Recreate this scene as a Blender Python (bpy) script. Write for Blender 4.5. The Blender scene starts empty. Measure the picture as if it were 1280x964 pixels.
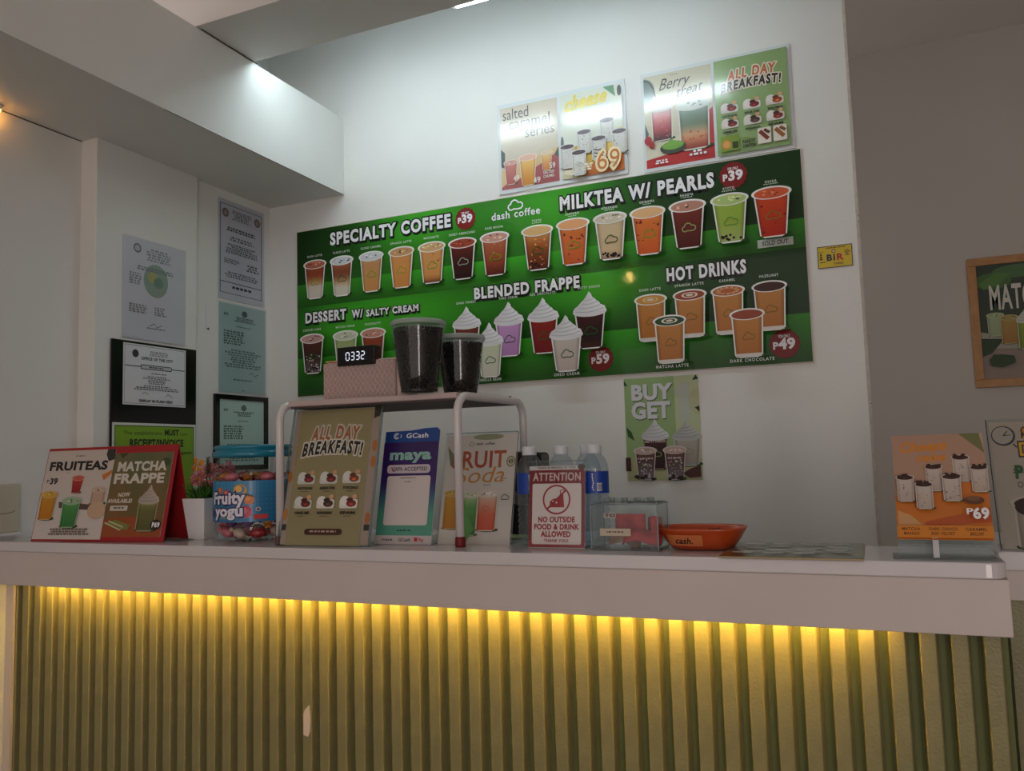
import bpy, bmesh, math, random
from mathutils import Matrix, Vector, Euler

# ------------------------------------------------------------------ camera, light, exposure
SC = bpy.context.scene
COL = SC.collection
CZ = 1.26                                    # eye height
cam_data = bpy.data.cameras.new('camera')
cam = bpy.data.objects.new('camera', cam_data); COL.objects.link(cam)
cam_data.sensor_fit = 'HORIZONTAL'; cam_data.sensor_width = 36.0
cam_data.lens = 1025.8 / 1280 * 36.0
cam_data.clip_start = 0.02; cam_data.clip_end = 60
YAW, PITCH, ROLL = .4106, .0873, -.0287
_f = Vector((-math.sin(YAW) * math.cos(PITCH), math.cos(YAW) * math.cos(PITCH), math.sin(PITCH)))
_r = Vector((math.cos(YAW), math.sin(YAW), 0)); _u = _r.cross(_f)
_r2 = _r * math.cos(ROLL) + _u * math.sin(ROLL); _u2 = -_r * math.sin(ROLL) + _u * math.cos(ROLL)
mw = Matrix.Identity(4)
for i in range(3):
    mw[i][0] = _r2[i]; mw[i][1] = _u2[i]; mw[i][2] = -_f[i]
mw[2][3] = CZ
cam.matrix_world = mw
SC.camera = cam

W = bpy.data.worlds.new('world'); SC.world = W; W.use_nodes = True
bg = W.node_tree.nodes['Background']
bg.inputs[0].default_value = (1.0, .88, .83, 1); bg.inputs[1].default_value = .92

# added area light behind the camera, for highlights on cups, jar and bottles
dl = bpy.data.lights.new('added_highlight_light', 'AREA'); dl.shape = 'RECTANGLE'; dl.size = .8; dl.size_y = 1.7; dl.energy = 26; dl.color = (1.0, .88, .84)
dlo = bpy.data.objects.new('added_highlight_light', dl); COL.objects.link(dlo); dlo.location = (1.7, -2.9, 1.0); dlo.rotation_euler = (math.pi / 2, 0, 0)
TUBE_STRENGTH = 36.0
LED_STRENGTH = 78.0
SC.view_settings.view_transform = 'Standard'; SC.view_settings.look = 'None'
SC.view_settings.gamma = 1; SC.view_settings.exposure = 0.0
SC.view_settings.use_curve_mapping = False

def Z(r): return r + CZ
TOP = Z(-.21)                                # counter top level
random.seed(7)

# ------------------------------------------------------------------ materials
def lin(c):
    def f(v):
        v = v / 255.0
        return v / 12.92 if v <= .04045 else ((v + .055) / 1.055) ** 2.4
    return (f(c[0]), f(c[1]), f(c[2]), 1)
MATS = {}
def mat(name, col, rough=.5, metal=0, spec=.5, noise=0, nscale=40, bump=0, bscale=120, emit=None, estr=0, trans=0, ior=1.45, coat=0, attr=None):
    if name in MATS: return MATS[name]
    m = bpy.data.materials.new(name); m.use_nodes = True; nt = m.node_tree; b = nt.nodes['Principled BSDF']
    b.inputs['Base Color'].default_value = lin(col); b.inputs['Roughness'].default_value = rough
    b.inputs['Metallic'].default_value = metal; b.inputs['Specular IOR Level'].default_value = spec
    b.inputs['IOR'].default_value = ior; b.inputs['Transmission Weight'].default_value = trans
    b.inputs['Coat Weight'].default_value = coat; b.inputs['Coat Roughness'].default_value = .08
    if attr:
        a = nt.nodes.new('ShaderNodeVertexColor'); a.layer_name = attr
        nt.links.new(a.outputs[0], b.inputs['Base Color'])
    if noise:
        t = nt.nodes.new('ShaderNodeTexCoord'); n = nt.nodes.new('ShaderNodeTexNoise'); n.inputs['Scale'].default_value = nscale; n.inputs['Detail'].default_value = 6
        r = nt.nodes.new('ShaderNodeValToRGB'); c = lin(col)
        r.color_ramp.elements[0].position = .3; r.color_ramp.elements[1].position = .7
        r.color_ramp.elements[0].color = tuple(v * (1 - noise) for v in c[:3]) + (1,)
        r.color_ramp.elements[1].color = tuple(min(1, v * (1 + noise)) for v in c[:3]) + (1,)
        nt.links.new(t.outputs['Object'], n.inputs['Vector']); nt.links.new(n.outputs[0], r.inputs[0]); nt.links.new(r.outputs[0], b.inputs['Base Color'])
    if bump:
        t = nt.nodes.new('ShaderNodeTexCoord'); n = nt.nodes.new('ShaderNodeTexNoise'); n.inputs['Scale'].default_value = bscale; n.inputs['Detail'].default_value = 4
        bp = nt.nodes.new('ShaderNodeBump'); bp.inputs['Strength'].default_value = bump; bp.inputs['Distance'].default_value = .002
        nt.links.new(t.outputs['Object'], n.inputs['Vector']); nt.links.new(n.outputs[0], bp.inputs['Height']); nt.links.new(bp.outputs[0], b.inputs['Normal'])
    if emit:
        b.inputs['Emission Color'].default_value = lin(emit); b.inputs['Emission Strength'].default_value = estr
    MATS[name] = m; return m
def clear(name, tint=(245, 248, 248), rough=.03, ior=1.45, haze=0, hcol=(225, 228, 228)):
    """clear thin plastic: transparent with a fresnel gloss"""
    if name in MATS: return MATS[name]
    m = bpy.data.materials.new(name); m.use_nodes = True; nt = m.node_tree
    nt.nodes.remove(nt.nodes['Principled BSDF']); out = nt.nodes['Material Output']
    t = nt.nodes.new('ShaderNodeBsdfTransparent'); t.inputs[0].default_value = lin(tint)
    g = nt.nodes.new('ShaderNodeBsdfGlossy'); g.inputs['Roughness'].default_value = rough
    lw = nt.nodes.new('ShaderNodeLayerWeight'); lw.inputs[0].default_value = .5
    pw = nt.nodes.new('ShaderNodeMath'); pw.operation = 'POWER'; pw.inputs[1].default_value = 5.0; nt.links.new(lw.outputs['Facing'], pw.inputs[0])
    f0 = ((ior - 1) / (ior + 1)) ** 2 * .75
    ma = nt.nodes.new('ShaderNodeMath'); ma.operation = 'MULTIPLY_ADD'; ma.inputs[1].default_value = .8 - f0; ma.inputs[2].default_value = f0
    mx = nt.nodes.new('ShaderNodeMixShader'); nt.links.new(pw.outputs[0], ma.inputs[0]); nt.links.new(ma.outputs[0], mx.inputs[0])
    last = t.outputs[0]
    if haze:
        d = nt.nodes.new('ShaderNodeBsdfDiffuse'); d.inputs[0].default_value = lin(hcol)
        m2 = nt.nodes.new('ShaderNodeMixShader'); m2.inputs[0].default_value = haze
        nt.links.new(t.outputs[0], m2.inputs[1]); nt.links.new(d.outputs[0], m2.inputs[2]); last = m2.outputs[0]
    nt.links.new(last, mx.inputs[1]); nt.links.new(g.outputs[0], mx.inputs[2]); nt.links.new(mx.outputs[0], out.inputs[0])
    MATS[name] = m; return m

M_WALL = mat('wall_paint', (222, 222, 218), .6, noise=.02, nscale=3, bump=.25, bscale=60)
M_WALL2 = mat('grey_wall_paint', (182, 178, 172), .7, noise=.03, nscale=2, bump=.2, bscale=60)
M_CEIL = mat('ceiling_paint', (214, 210, 206), .7, noise=.02, nscale=3)
M_CAULK = mat('dark_joint', (60, 52, 48), .9)
M_FLOOR = mat('floor_tile', (96, 88, 80), .4, noise=.1)
M_TOPM = mat('counter_laminate', (214, 208, 210), .16, coat=.3, noise=.02, nscale=5)
M_FASC = mat('counter_fascia', (208, 196, 190), .42, noise=.04, nscale=4, bump=.1, bscale=25)
M_SLAT = mat('olive_slat_paint', (138, 132, 92), .36, noise=.07, nscale=30, bump=.45, bscale=170)
M_SLATB = mat('olive_back_paint', (104, 110, 62), .6, noise=.06, nscale=30, bump=.3, bscale=150)
M_CHIP = mat('bare_board', (225, 205, 190), .8)
M_WHITE = mat('white_plastic', (222, 220, 220), .35)
M_STEEL = mat('white_enamel_tube', (214, 208, 208), .22, coat=.5)
M_RED = mat('red_board', (160, 28, 34), .5)
M_REDR = mat('red_rubber', (112, 14, 18), .5)
M_BLACK = mat('black_gloss', (10, 11, 12), .18)
M_BLACKM = mat('black_matte', (16, 15, 15), .6)
M_PAPER = mat('paper', (214, 214, 214), .6)
M_ACR = clear('acrylic')
M_CUP = clear('cup_plastic', (236, 240, 240), .04, 1.75)
M_ACRE = clear('acrylic_edge', (214, 224, 224), .1, 1.5, haze=.13)
M_SLEEVE = clear('document_sleeve', (248, 248, 250), .12, 1.4)
M_PRINT = mat('matt_print', (255, 255, 255), .55, attr='Col')
M_PRINTG = mat('satin_print', (255, 255, 255), .32, attr='Col', coat=.15)
M_PRINTL = mat('laminated_print', (255, 255, 255), .3, attr='Col', coat=1.0)
M_PRINTL.node_tree.nodes['Principled BSDF'].inputs['Coat Roughness'].default_value = .14
M_PRINTB = mat('glossy_board_print', (255, 255, 255), .5, attr='Col', coat=.35, spec=.2)
M_PRINTB.node_tree.nodes['Principled BSDF'].inputs['Coat Roughness'].default_value = .035
M_WOODF = mat('light_wood_frame', (168, 122, 74), .5, noise=.15, nscale=25)

# ------------------------------------------------------------------ object helpers
def empty(name, loc=(0, 0, 0), rot=(0, 0, 0), parent=None):
    o = bpy.data.objects.new(name, None); COL.objects.link(o); o.location = loc; o.rotation_euler = rot
    o.empty_display_size = .05
    if parent: o.parent = parent
    return o
def tag(o, label=None, cat=None, group=None, kind=None):
    if label: o['label'] = label
    if cat: o['category'] = cat
    if group: o['group'] = group
    if kind: o['kind'] = kind
    return o
def thing(name, label, cat, loc=(0, 0, 0), rot=(0, 0, 0), group=None):
    return tag(empty(name, loc, rot), label, cat, group)

class MB:
    def __init__(s): s.v = []; s.f = []; s.sm = []
    def add(s, vs, fs, smooth=False):
        o = len(s.v); s.v += [tuple(p) for p in vs]
        for f in fs: s.f.append([i + o for i in f]); s.sm.append(smooth)
        return s
    def box(s, x0, y0, z0, x1, y1, z1):
        return s.add([(x0, y0, z0), (x1, y0, z0), (x1, y1, z0), (x0, y1, z0), (x0, y0, z1), (x1, y0, z1), (x1, y1, z1), (x0, y1, z1)],
                     [(3, 2, 1, 0), (4, 5, 6, 7), (0, 1, 5, 4), (1, 2, 6, 5), (2, 3, 7, 6), (3, 0, 4, 7)])
    def prism(s, pts, a, b, axis='z', smooth=False):
        """extrude 2-D outline between a and b along an axis"""
        def P(p, t):
            return (p[0], p[1], t) if axis == 'z' else ((p[0], t, p[1]) if axis == 'y' else (t, p[0], p[1]))
        n = len(pts); vs = [P(p, a) for p in pts] + [P(p, b) for p in pts]
        fs = [tuple(range(n))[::-1], tuple(range(n, 2 * n))]
        s.add(vs, fs)
        s.add(vs, [(i, (i + 1) % n, n + (i + 1) % n, n + i) for i in range(n)], smooth)
        return s
    def lathe(s, prof, c=(0, 0, 0), n=32, sx=1, sy=1, wob=None, cap=True):
        vs = []; fs = []
        for k, (r, z) in enumerate(prof):
            for i in range(n):
                a = 2 * math.pi * i / n; rr = r * (wob(a, z) if wob else 1)
                vs.append((c[0] + rr * math.cos(a) * sx, c[1] + rr * math.sin(a) * sy, c[2] + z))
        for k in range(len(prof) - 1):
            for i in range(n):
                j = (i + 1) % n; fs.append((k * n + i, k * n + j, (k + 1) * n + j, (k + 1) * n + i))
        s.add(vs, fs, True)
        if cap:
            o = len(s.v) - len(vs); m = (len(prof) - 1) * n
            if prof[0][0] > 1e-5: s.f.append([o + i for i in range(n)][::-1]); s.sm.append(False)
            if prof[-1][0] > 1e-5: s.f.append([o + m + i for i in range(n)]); s.sm.append(False)
        return s
    def tube(s, pts, r, n=10, closed=False):
        pts = [Vector(p) for p in pts]; m = len(pts); vs = []; prev = None
        for i, p in enumerate(pts):
            if closed: t = (pts[(i + 1) % m] - pts[i - 1]).normalized()
            else: t = (pts[min(i + 1, m - 1)] - pts[max(i - 1, 0)]).normalized()
            if prev is None:
                a = Vector((0, 0, 1)) if abs(t.z) < .9 else Vector((1, 0, 0)); u = t.cross(a).normalized()
            else: u = (prev - t * prev.dot(t)).normalized()
            prev = u; w = t.cross(u); rr = r[i] if isinstance(r, (list, tuple)) else r
            for k in range(n):
                a = 2 * math.pi * k / n; vs.append(p + u * math.cos(a) * rr + w * math.sin(a) * rr)
        fs = []
        for i in range(m if closed else m - 1):
            for k in range(n):
                l = (k + 1) % n; j = (i + 1) % m
                fs.append((i * n + k, i * n + l, j * n + l, j * n + k))
        s.add(vs, fs, True)
        if not closed:
            o = len(s.v) - len(vs)
            s.f.append([o + k for k in range(n)][::-1]); s.sm.append(False)
            s.f.append([o + (m - 1) * n + k for k in range(n)]); s.sm.append(False)
        return s
    def ball(s, c, r, nu=10, nv=6, rot=None):
        if not isinstance(r, (tuple, list)): r = (r, r, r)
        vs = []; R = rot.to_matrix() if rot else Matrix.Identity(3)
        for j in range(nv + 1):
            th = math.pi * j / nv
            for i in range(nu):
                a = 2 * math.pi * i / nu
                p = R @ Vector((r[0] * math.sin(th) * math.cos(a), r[1] * math.sin(th) * math.sin(a), r[2] * math.cos(th)))
                vs.append((c[0] + p.x, c[1] + p.y, c[2] + p.z))
        fs = []
        for j in range(nv):
            for i in range(nu):
                l = (i + 1) % nu; fs.append((j * nu + i, (j + 1) * nu + i, (j + 1) * nu + l, j * nu + l))
        return s.add(vs, fs, True)
    def build(s, name, m, parent=None, bevel=0, seg=2, weld=True):
        me = bpy.data.meshes.new(name); me.from_pydata(s.v, [], s.f)
        for p, sm in zip(me.polygons, s.sm): p.use_smooth = sm
        if weld:
            bm = bmesh.new(); bm.from_mesh(me); bmesh.ops.remove_doubles(bm, verts=bm.verts, dist=1e-6)
            bmesh.ops.recalc_face_normals(bm, faces=bm.faces); bm.to_mesh(me); bm.free()
        me.materials.append(m)
        o = bpy.data.objects.new(name, me); COL.objects.link(o)
        if parent: o.parent = parent
        if bevel:
            b = o.modifiers.new('bevel', 'BEVEL'); b.width = bevel; b.segments = seg; b.limit_method = 'ANGLE'; b.angle_limit = .6
        return o
def copy_tree(o, parent=None):
    c = o.copy(); COL.objects.link(c); c.parent = parent
    for ch in list(o.children): copy_tree(ch, c)
    return c

# ------------------------------------------------------------------ glyphs for the printed lettering
CHARS = "ABCDEFGHIJKLMNOPQRSTUVWXYZabcdefghijklmnopqrstuvwxyz0123456789/!.&()'-:"
OFFS = (0.0, .022, .045, .1, .125)
GLY = {}; ADV = {}
def make_glyphs():
    obs = []
    def fo(body, off):
        cu = bpy.data.curves.new('g', 'FONT'); cu.body = body; cu.size = 1; cu.offset = off; cu.resolution_u = 3
        o = bpy.data.objects.new('g', cu); COL.objects.link(o); return o
    for c in CHARS:
        for k, of in enumerate(OFFS): obs.append((c, k, fo(c, of)))
        obs.append((c, 'adv', fo('I' + c + 'I', 0)))
    obs.append(('', 'adv', fo('II', 0)))
    bpy.context.view_layer.update(); dg = bpy.context.evaluated_depsgraph_get()
    base = None; ext = {}
    for c, k, o in obs:
        me = bpy.data.meshes.new_from_object(o.evaluated_get(dg))
        if k == 'adv': ext[c] = max(v.co.x for v in me.vertices)
        else: GLY[(c, k)] = ([(v.co.x, v.co.y) for v in me.vertices], [tuple(p.vertices) for p in me.polygons])
        cu = o.data; bpy.data.objects.remove(o); bpy.data.curves.remove(cu); bpy.data.meshes.remove(me)
    for c in CHARS: ADV[c] = ext[c] - ext['']
    ADV[' '] = .30
make_glyphs()
CAP = max(v[1] for v in GLY[('H', 0)][0])

class Art:
    """flat print in sheet units, y running down; every drawn shape is one colour step thick"""
    def __init__(s, w, h, ux, dz=.00012, bend=None):
        s.k = w / ux; s.w = w; s.h = h; s.n = 1; s.dz = dz; s.bend = bend
        s.parts = {'print': ([], [], []), 'lettering': ([], [], [])}
        s.uy = h / s.k; s.ux = ux
    def _put(s, which, pts, faces, cols):
        V, F, C = s.parts[which]; o = len(V); d = -s.n * s.dz
        for p in pts: V.append((p[0] * s.k, d, s.h - p[1] * s.k))
        for f in faces:
            F.append([i + o for i in f]); C.append([cols[i] if isinstance(cols, list) else cols for i in f])
    def poly(s, pts, col, col2=None, which='print'):
        s.n += 1
        if col2:
            ys = [p[1] for p in pts]; a, b = min(ys), max(ys); cs = []
            for p in pts:
                t = (p[1] - a) / max(1e-9, b - a); cs.append(tuple(col[i] * (1 - t) + col2[i] * t for i in range(3)))
        else: cs = col
        s._put(which, pts, [tuple(range(len(pts)))], cs)
    def rect(s, x0, y0, x1, y1, col, col2=None, n=1):
        s.n += 1
        if n == 1: s.n -= 1; s.poly([(x0, y0), (x1, y0), (x1, y1), (x0, y1)], col, col2); return
        for i in range(n):
            a = x0 + (x1 - x0) * i / n; b = x0 + (x1 - x0) * (i + 1) / n
            if col2: s._put('print', [(a, y0), (b, y0), (b, y1), (a, y1)], [(0, 1, 2, 3)], [col, col, col2, col2])
            else: s._put('print', [(a, y0), (b, y0), (b, y1), (a, y1)], [(0, 1, 2, 3)], col)
    def rrect(s, x0, y0, x1, y1, r, col):
        pts = []
        for cx, cy, a0 in ((x1 - r, y0 + r, -90), (x1 - r, y1 - r, 0), (x0 + r, y1 - r, 90), (x0 + r, y0 + r, 180)):
            for k in range(5):
                a = math.radians(a0 + k * 22.5); pts.append((cx + r * math.cos(a), cy + r * math.sin(a)))
        s.poly(pts, col)
    def ell(s, cx, cy, rx, ry, col, n=20, a0=0, a1=360, which='print'):
        s.poly([(cx + rx * math.cos(math.radians(a0 + (a1 - a0) * i / n)), cy + ry * math.sin(math.radians(a0 + (a1 - a0) * i / n))) for i in range(n + (a1 - a0 != 360))], col, which=which)
    def badge(s, cx, cy, r, col):
        s.poly([(cx + r * (1 + .045 * (-1) ** i) * math.cos(math.pi * i / 16), cy + r * (1 + .045 * (-1) ** i) * math.sin(math.pi * i / 16)) for i in range(32)], col)
    def line(s, pts, w, col, closed=False, which='print'):
        s.n += 1; m = len(pts); L = []
        for i, p in enumerate(pts):
            a = pts[i - 1] if (i or closed) else p; b = pts[(i + 1) % m] if (i < m - 1 or closed) else p
            dx, dy = b[0] - a[0], b[1] - a[1]; l = math.hypot(dx, dy) or 1
            L.append((p[0] - dy / l * w / 2, p[1] + dx / l * w / 2)); L.append((p[0] + dy / l * w / 2, p[1] - dx / l * w / 2))
        s._put(which, L, [(2 * i, 2 * i + 1, (2 * i + 3) % (2 * m), (2 * i + 2) % (2 * m)) for i in range(m if closed else m - 1)], col)
    def text(s, t, x0, y0, x1, y1, col, wt=1, shear=0, arc=0, sp=0, rise=0):
        """t in the box x0..x1 with cap top at y0 and baseline at y1"""
        s.n += 1; adv = []; x = 0
        for c in t: adv.append(x); x += ADV.get(c, .3) + sp + (.03 if wt else 0)
        x -= sp; sx = (x1 - x0) / x; sy = (y1 - y0) / CAP
        for c, a in zip(t, adv):
            g = GLY.get((c, wt))
            if not g: continue
            pts = []
            for (gx, gy) in g[0]:
                X = x0 + (a + gx) * sx + gy * sy * shear; q = (X - x0) / (x1 - x0) * 2 - 1
                pts.append((X, y1 - gy * sy - arc * (1 - q * q) - rise * (q + 1) / 2))
            s._put('lettering', pts, g[1], col)
    def outl(s, t, x0, y0, x1, y1, col, oc, dx=0, dy=0, oc2=None, wt=1, **k):
        if oc2: s.text(t, x0, y0, x1, y1, oc2, wt=4, **k)
        if dx or dy: s.text(t, x0 + dx, y0 + dy, x1 + dx, y1 + dy, oc2 or oc, wt=4, **k)
        s.text(t, x0, y0, x1, y1, oc, wt=3, **k); s.text(t, x0, y0, x1, y1, col, wt=wt, **k)
    def words(s, x0, y0, x1, y1, rows, col, fill=.7, center=True):
        """tiny unreadable rows of type"""
        rh = (y1 - y0) / rows
        for r in range(rows):
            L = (x1 - x0) * random.uniform(.55, 1) if center else (x1 - x0) * random.uniform(.7, 1)
            x = (x0 + x1) / 2 - L / 2 if center else x0; e = x + L; y = y0 + r * rh; s.n += 1
            while x < e:
                w = min(random.uniform(.6, 2.2) * rh, e - x); a, b = x, x + w * .92
                s._put('print', [(a, y), (b, y), (b, y + rh * fill), (a, y + rh * fill)], [(0, 1, 2, 3)], col); x += w + rh * .4
            s.n -= 1
        s.n += 1
    def cloud(s, cx, cy, w, col, lw=None):
        base = [(-.42, .26), (-.5, .1), (-.44, -.04), (-.33, -.08), (-.26, -.25), (-.08, -.33), (.1, -.27), (.2, -.13), (.36, -.14), (.48, -.02), (.48, .14), (.36, .25), (.1, .27), (-.1, .24), (-.2, .27), (-.32, .3)]
        s.line([(cx + a * w, cy + b * w) for a, b in base], lw or w * .075, col, closed=True)
    def cup(s, cx, top, bot, w, side, surf, logo=None, cream=None, hot=False, rim=(232, 232, 228), pearls=0, mottle=None, taper=.62):
        """printed drink: rim ellipse, banded body, surface, cream swirl, logo"""
        rx = w / 2; ry = w * .17; yr = top + ry; bx = rx * taper; H = bot - yr
        if cream: yr = top + (bot - top) * .36; H = bot - yr; ry = w * .13
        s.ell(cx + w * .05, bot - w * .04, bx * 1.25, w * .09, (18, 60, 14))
        o = w * .02
        brx = rx * .86
        s.poly([(cx - brx - o, yr), (cx + brx + o, yr), (cx + bx + o, bot - ry * .3), (cx + bx * .7, bot + o), (cx - bx * .7, bot + o), (cx - bx - o, bot - ry * .3)], rim)
        nb = 9; s.n += 1
        for i in range(nb):
            t0, t1 = i / nb, (i + 1) / nb
            def cc(t):
                for k in range(len(side) - 1):
                    if side[k + 1][0] >= t:
                        u = (t - side[k][0]) / max(1e-6, side[k + 1][0] - side[k][0]); return tuple(side[k][1][j] * (1 - u) + side[k + 1][1][j] * u for j in range(3))
                return side[-1][1]
            def xx(t): return (brx + (bx - brx) * t) * .95
            yy = lambda t: yr + H * .985 * t
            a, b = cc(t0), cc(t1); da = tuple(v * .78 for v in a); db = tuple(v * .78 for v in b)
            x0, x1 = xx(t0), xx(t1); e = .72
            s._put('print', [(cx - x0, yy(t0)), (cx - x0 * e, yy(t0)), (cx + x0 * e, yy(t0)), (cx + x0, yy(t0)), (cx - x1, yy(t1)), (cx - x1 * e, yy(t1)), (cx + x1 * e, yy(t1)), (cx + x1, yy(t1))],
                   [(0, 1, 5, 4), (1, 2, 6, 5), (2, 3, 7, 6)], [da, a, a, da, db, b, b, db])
        if mottle:
            for _ in range(mottle[1]):
                t = random.uniform(mottle[2] if len(mottle) > 2 else .15, .95); q = (brx + (bx - brx) * t) * .8
                a = random.uniform(.2, 1.2); sz = w * random.uniform(.02, .05)
                X = cx + random.uniform(-q, q); Y = yr + H * t
                s.poly([(X - sz, Y), (X, Y - sz * a), (X + sz, Y + sz * .2), (X, Y + sz * a)], mottle[0])
        for _ in range(pearls):
            q = bx * .85; s.ell(cx + random.uniform(-q, q), bot - w * random.uniform(.06, .2), w * .035, w * .035, (30, 14, 12), 8)
        if hot: s.poly([(cx - bx * 1.0, bot - w * .1), (cx + bx * 1.0, bot - w * .1), (cx + bx * .96, bot), (cx - bx * .96, bot)], (212, 208, 200))
        if cream:
            s.ell(cx, yr, rx, ry * 1.05, rim)
            hgt = yr - top; prof = ((0, .97), (.12, .96), (.24, .86), (.34, .66), (.44, .56), (.54, .44), (.63, .30), (.74, .20), (.88, .10), (1, .02))
            L = [(cx - rx * q, yr - hgt * t_) for t_, q in prof]; Rr = [(cx + rx * q + w * .012 * (-1) ** n_, yr - hgt * t_) for n_, (t_, q) in enumerate(prof)]
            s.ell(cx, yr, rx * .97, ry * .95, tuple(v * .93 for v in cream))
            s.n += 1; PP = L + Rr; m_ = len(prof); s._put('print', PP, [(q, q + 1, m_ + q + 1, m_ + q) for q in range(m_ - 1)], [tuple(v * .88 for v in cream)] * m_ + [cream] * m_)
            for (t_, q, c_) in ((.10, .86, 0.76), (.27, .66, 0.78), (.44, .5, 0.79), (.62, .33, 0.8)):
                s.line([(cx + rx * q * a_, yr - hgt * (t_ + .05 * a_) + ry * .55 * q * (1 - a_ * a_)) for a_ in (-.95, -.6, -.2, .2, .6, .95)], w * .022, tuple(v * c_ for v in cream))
        else:
            s.ell(cx, yr, rx, ry, rim, 28); s.ell(cx, yr + ry * .06, rx * .87, ry * .8, surf, 24)
            if not hot and surf[0] < 208:
                for _ in range(9):
                    a = random.uniform(0, 6.28); q = random.uniform(0, .7); X = cx + rx * q * math.cos(a); Y = yr + ry * .75 * q * math.sin(a); z = w * random.uniform(.03, .07)
                    c = random.choice((tuple(v * .5 for v in surf), tuple(min(235, v * 1.25 + 20) for v in surf)))
                    s.poly([(X - z, Y), (X, Y - z * .5), (X + z, Y + z * .1), (X + z * .1, Y + z * .5)], c)
        if logo: s.cloud(cx + w * .02, yr + H * .52, w * (.36 if not hot else .34), logo)
    def build(s, parent, m):
        out = []
        for nm, (V, F, C) in s.parts.items():
            if not F: continue
            if s.bend: V = [s.bend(*v) for v in V]
            me = bpy.data.meshes.new(nm); me.from_pydata(V, [], F)
            ca = me.color_attributes.new('Col', 'FLOAT_COLOR', 'CORNER'); flat = []
            for c in C:
                for q in c: flat += list(lin(q))
            ca.data.foreach_set('color', flat); me.materials.append(m)
            o = bpy.data.objects.new(nm, me); COL.objects.link(o); o.parent = parent; out.append(o)
            if nm == 'lettering': o['kind'] = 'stuff'
        return out

# ------------------------------------------------------------------ the room
YB = 2.885                                   # back wall
XL = -2.42
BX = -2.018
ZB0, ZB1 = Z(1.148), Z(1.487)
def struct(name, mb, m, parent=None, bevel=0):
    o = mb.build(name, m, parent, bevel)
    if not parent: o['kind'] = 'structure'
    return o
struct('floor', MB().box(-2.7, -3.0, -.1, 3.2, 5.2, 0), M_FLOOR)
wb = struct('wall_back', MB().box(-2.6, YB, 0, 0.0, YB + .035, 3.7), M_WALL)
e_ = MB()
zs = [0, .5, .93, .96, 1.1, 1.4, 1.62, 2.0, 2.02, 2.4, 3.4]
pts = [(0.0, z) for z in zs]
for i in range(len(zs) - 1):
    j = .003 + .0015 * (i % 3); e_.box(-.004, YB - j * .4, zs[i] + .001, .004 + j * .3, YB + .037, zs[i + 1] - .001)
e_.build('edge_trim', mat('rough_plaster_edge', (190, 182, 172), .8, noise=.12, nscale=40), wb)
wl = struct('wall_left', MB().box(-2.60, -3.0, 0, -2.475, 1.967, ZB0 + .004), M_WALL)
MB().box(-2.60, 1.967, 0, -2.40, 2.432, ZB0 + .002).build('pillar', M_WALL, wl, .003)
MB().box(-2.60, 2.432, 0, XL, YB, 3.7).build('recess_panel', M_WALL, wl)
MB().tube([(-2.475, 1.66, ZB0 - .001), (-2.4745, 1.8, ZB0 - .002), (-2.4745, 1.9, ZB0 - .002), (-2.4745, 1.966, ZB0 - .001)], .0016, 6).build('joint', M_CAULK, wl)
ce = struct('ceiling', MB().box(-2.6, -3.0, Z(2.0), 0.35, YB + .03, Z(2.06)), M_CEIL)
MB().prism([(-2.6, ZB0), (BX, ZB0), (BX, ZB1), (BX - .025, ZB1), (BX - .025, ZB0 + .025), (-2.6, ZB0 + .025)], -3.0, YB - .001, 'y').build('soffit', M_WALL, ce)
MB().tube([(BX + .0002, 1.9, ZB0 - .0015), (BX + .0004, 2.2, ZB0 - .002), (BX + .0004, 2.5, ZB0 - .0025), (BX + .0004, YB - .003, ZB0 - .002)], .0010, 6).build('joint', M_CAULK, ce)
MB().box(.3505, -3.0, Z(1.78), 3.2, YB + .04, Z(1.86)).build('right_ceiling', M_CEIL, ce)
# dropped bulkhead running across the room
YD0, YD1 = 2.035, 2.345
dr = MB().box(-2.6, YD0, ZB1 + .004, .35, YD1 - .025, Z(2.0)); dr.build('bulkhead', M_CEIL, ce, .002)
MB().tube([(BX + .003, YD0 + .02, ZB1 + .003), (BX + .003, 2.2, ZB1 + .002), (BX + .002, YD1 - .01, ZB1 + .003)], .0016, 6).build('joint', M_CAULK, ce)
# room to the right: far grey wall and its ceiling
YF = 4.1
struct('wall_far', MB().box(-1.2, YF, 0, 3.2, YF + .1, 3.6), M_WALL2)
struct('wall_right', MB().box(3.0, -3.0, 0, 3.1, YF, 3.6), M_WALL2)
struct('trim_1', MB().box(-1.2, YB + .04, Z(1.84), 3.0, YF, Z(1.9)), M_CEIL)

# fluorescent tube behind the bulkhead
for (xc, side_) in ((-1.60, 'left'), (-.82, 'right')):
    up = .0085 if side_ == 'left' else 0
    fx = thing('fluorescent_lamp', side_ + ' one of the cool fluorescent tube battens hidden behind the dropped bulkhead', 'lamp', (xc, YD1 - .023, ZB1 + .025 + up), group='tube battens behind the bulkhead')
    MB().box(-.385, -.006, .018, .385, .045, .055).build('batten', M_WHITE, fx)
    MB().tube([(-.36, .018, 0), (.36, .018, 0)], .013, 12).build('tube', mat('tube_glow', (255, 255, 255), .5, emit=(222, 243, 250), estr=TUBE_STRENGTH), fx)
    for sx in (-1, 1): MB().box(sx * .372 - .010, .004, -.006, sx * .372 + .010, .034, .0178).build('socket', M_WHITE, fx)
# small warm downlight at the top of the left wall
sp = thing('cove_lamp', 'small warm light where the left wall meets the soffit', 'lamp', (-2.452, 1.645, ZB0 - .014))
MB().lathe([(.012, 0), (.018, .012)], n=16).build('rim', M_WHITE, sp)
MB().ball((0, 0, -.003), (.009, .009, .006)).build('bulb', mat('cove_glow', (255, 220, 160), .5, emit=(255, 170, 70), estr=70), sp)

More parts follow.
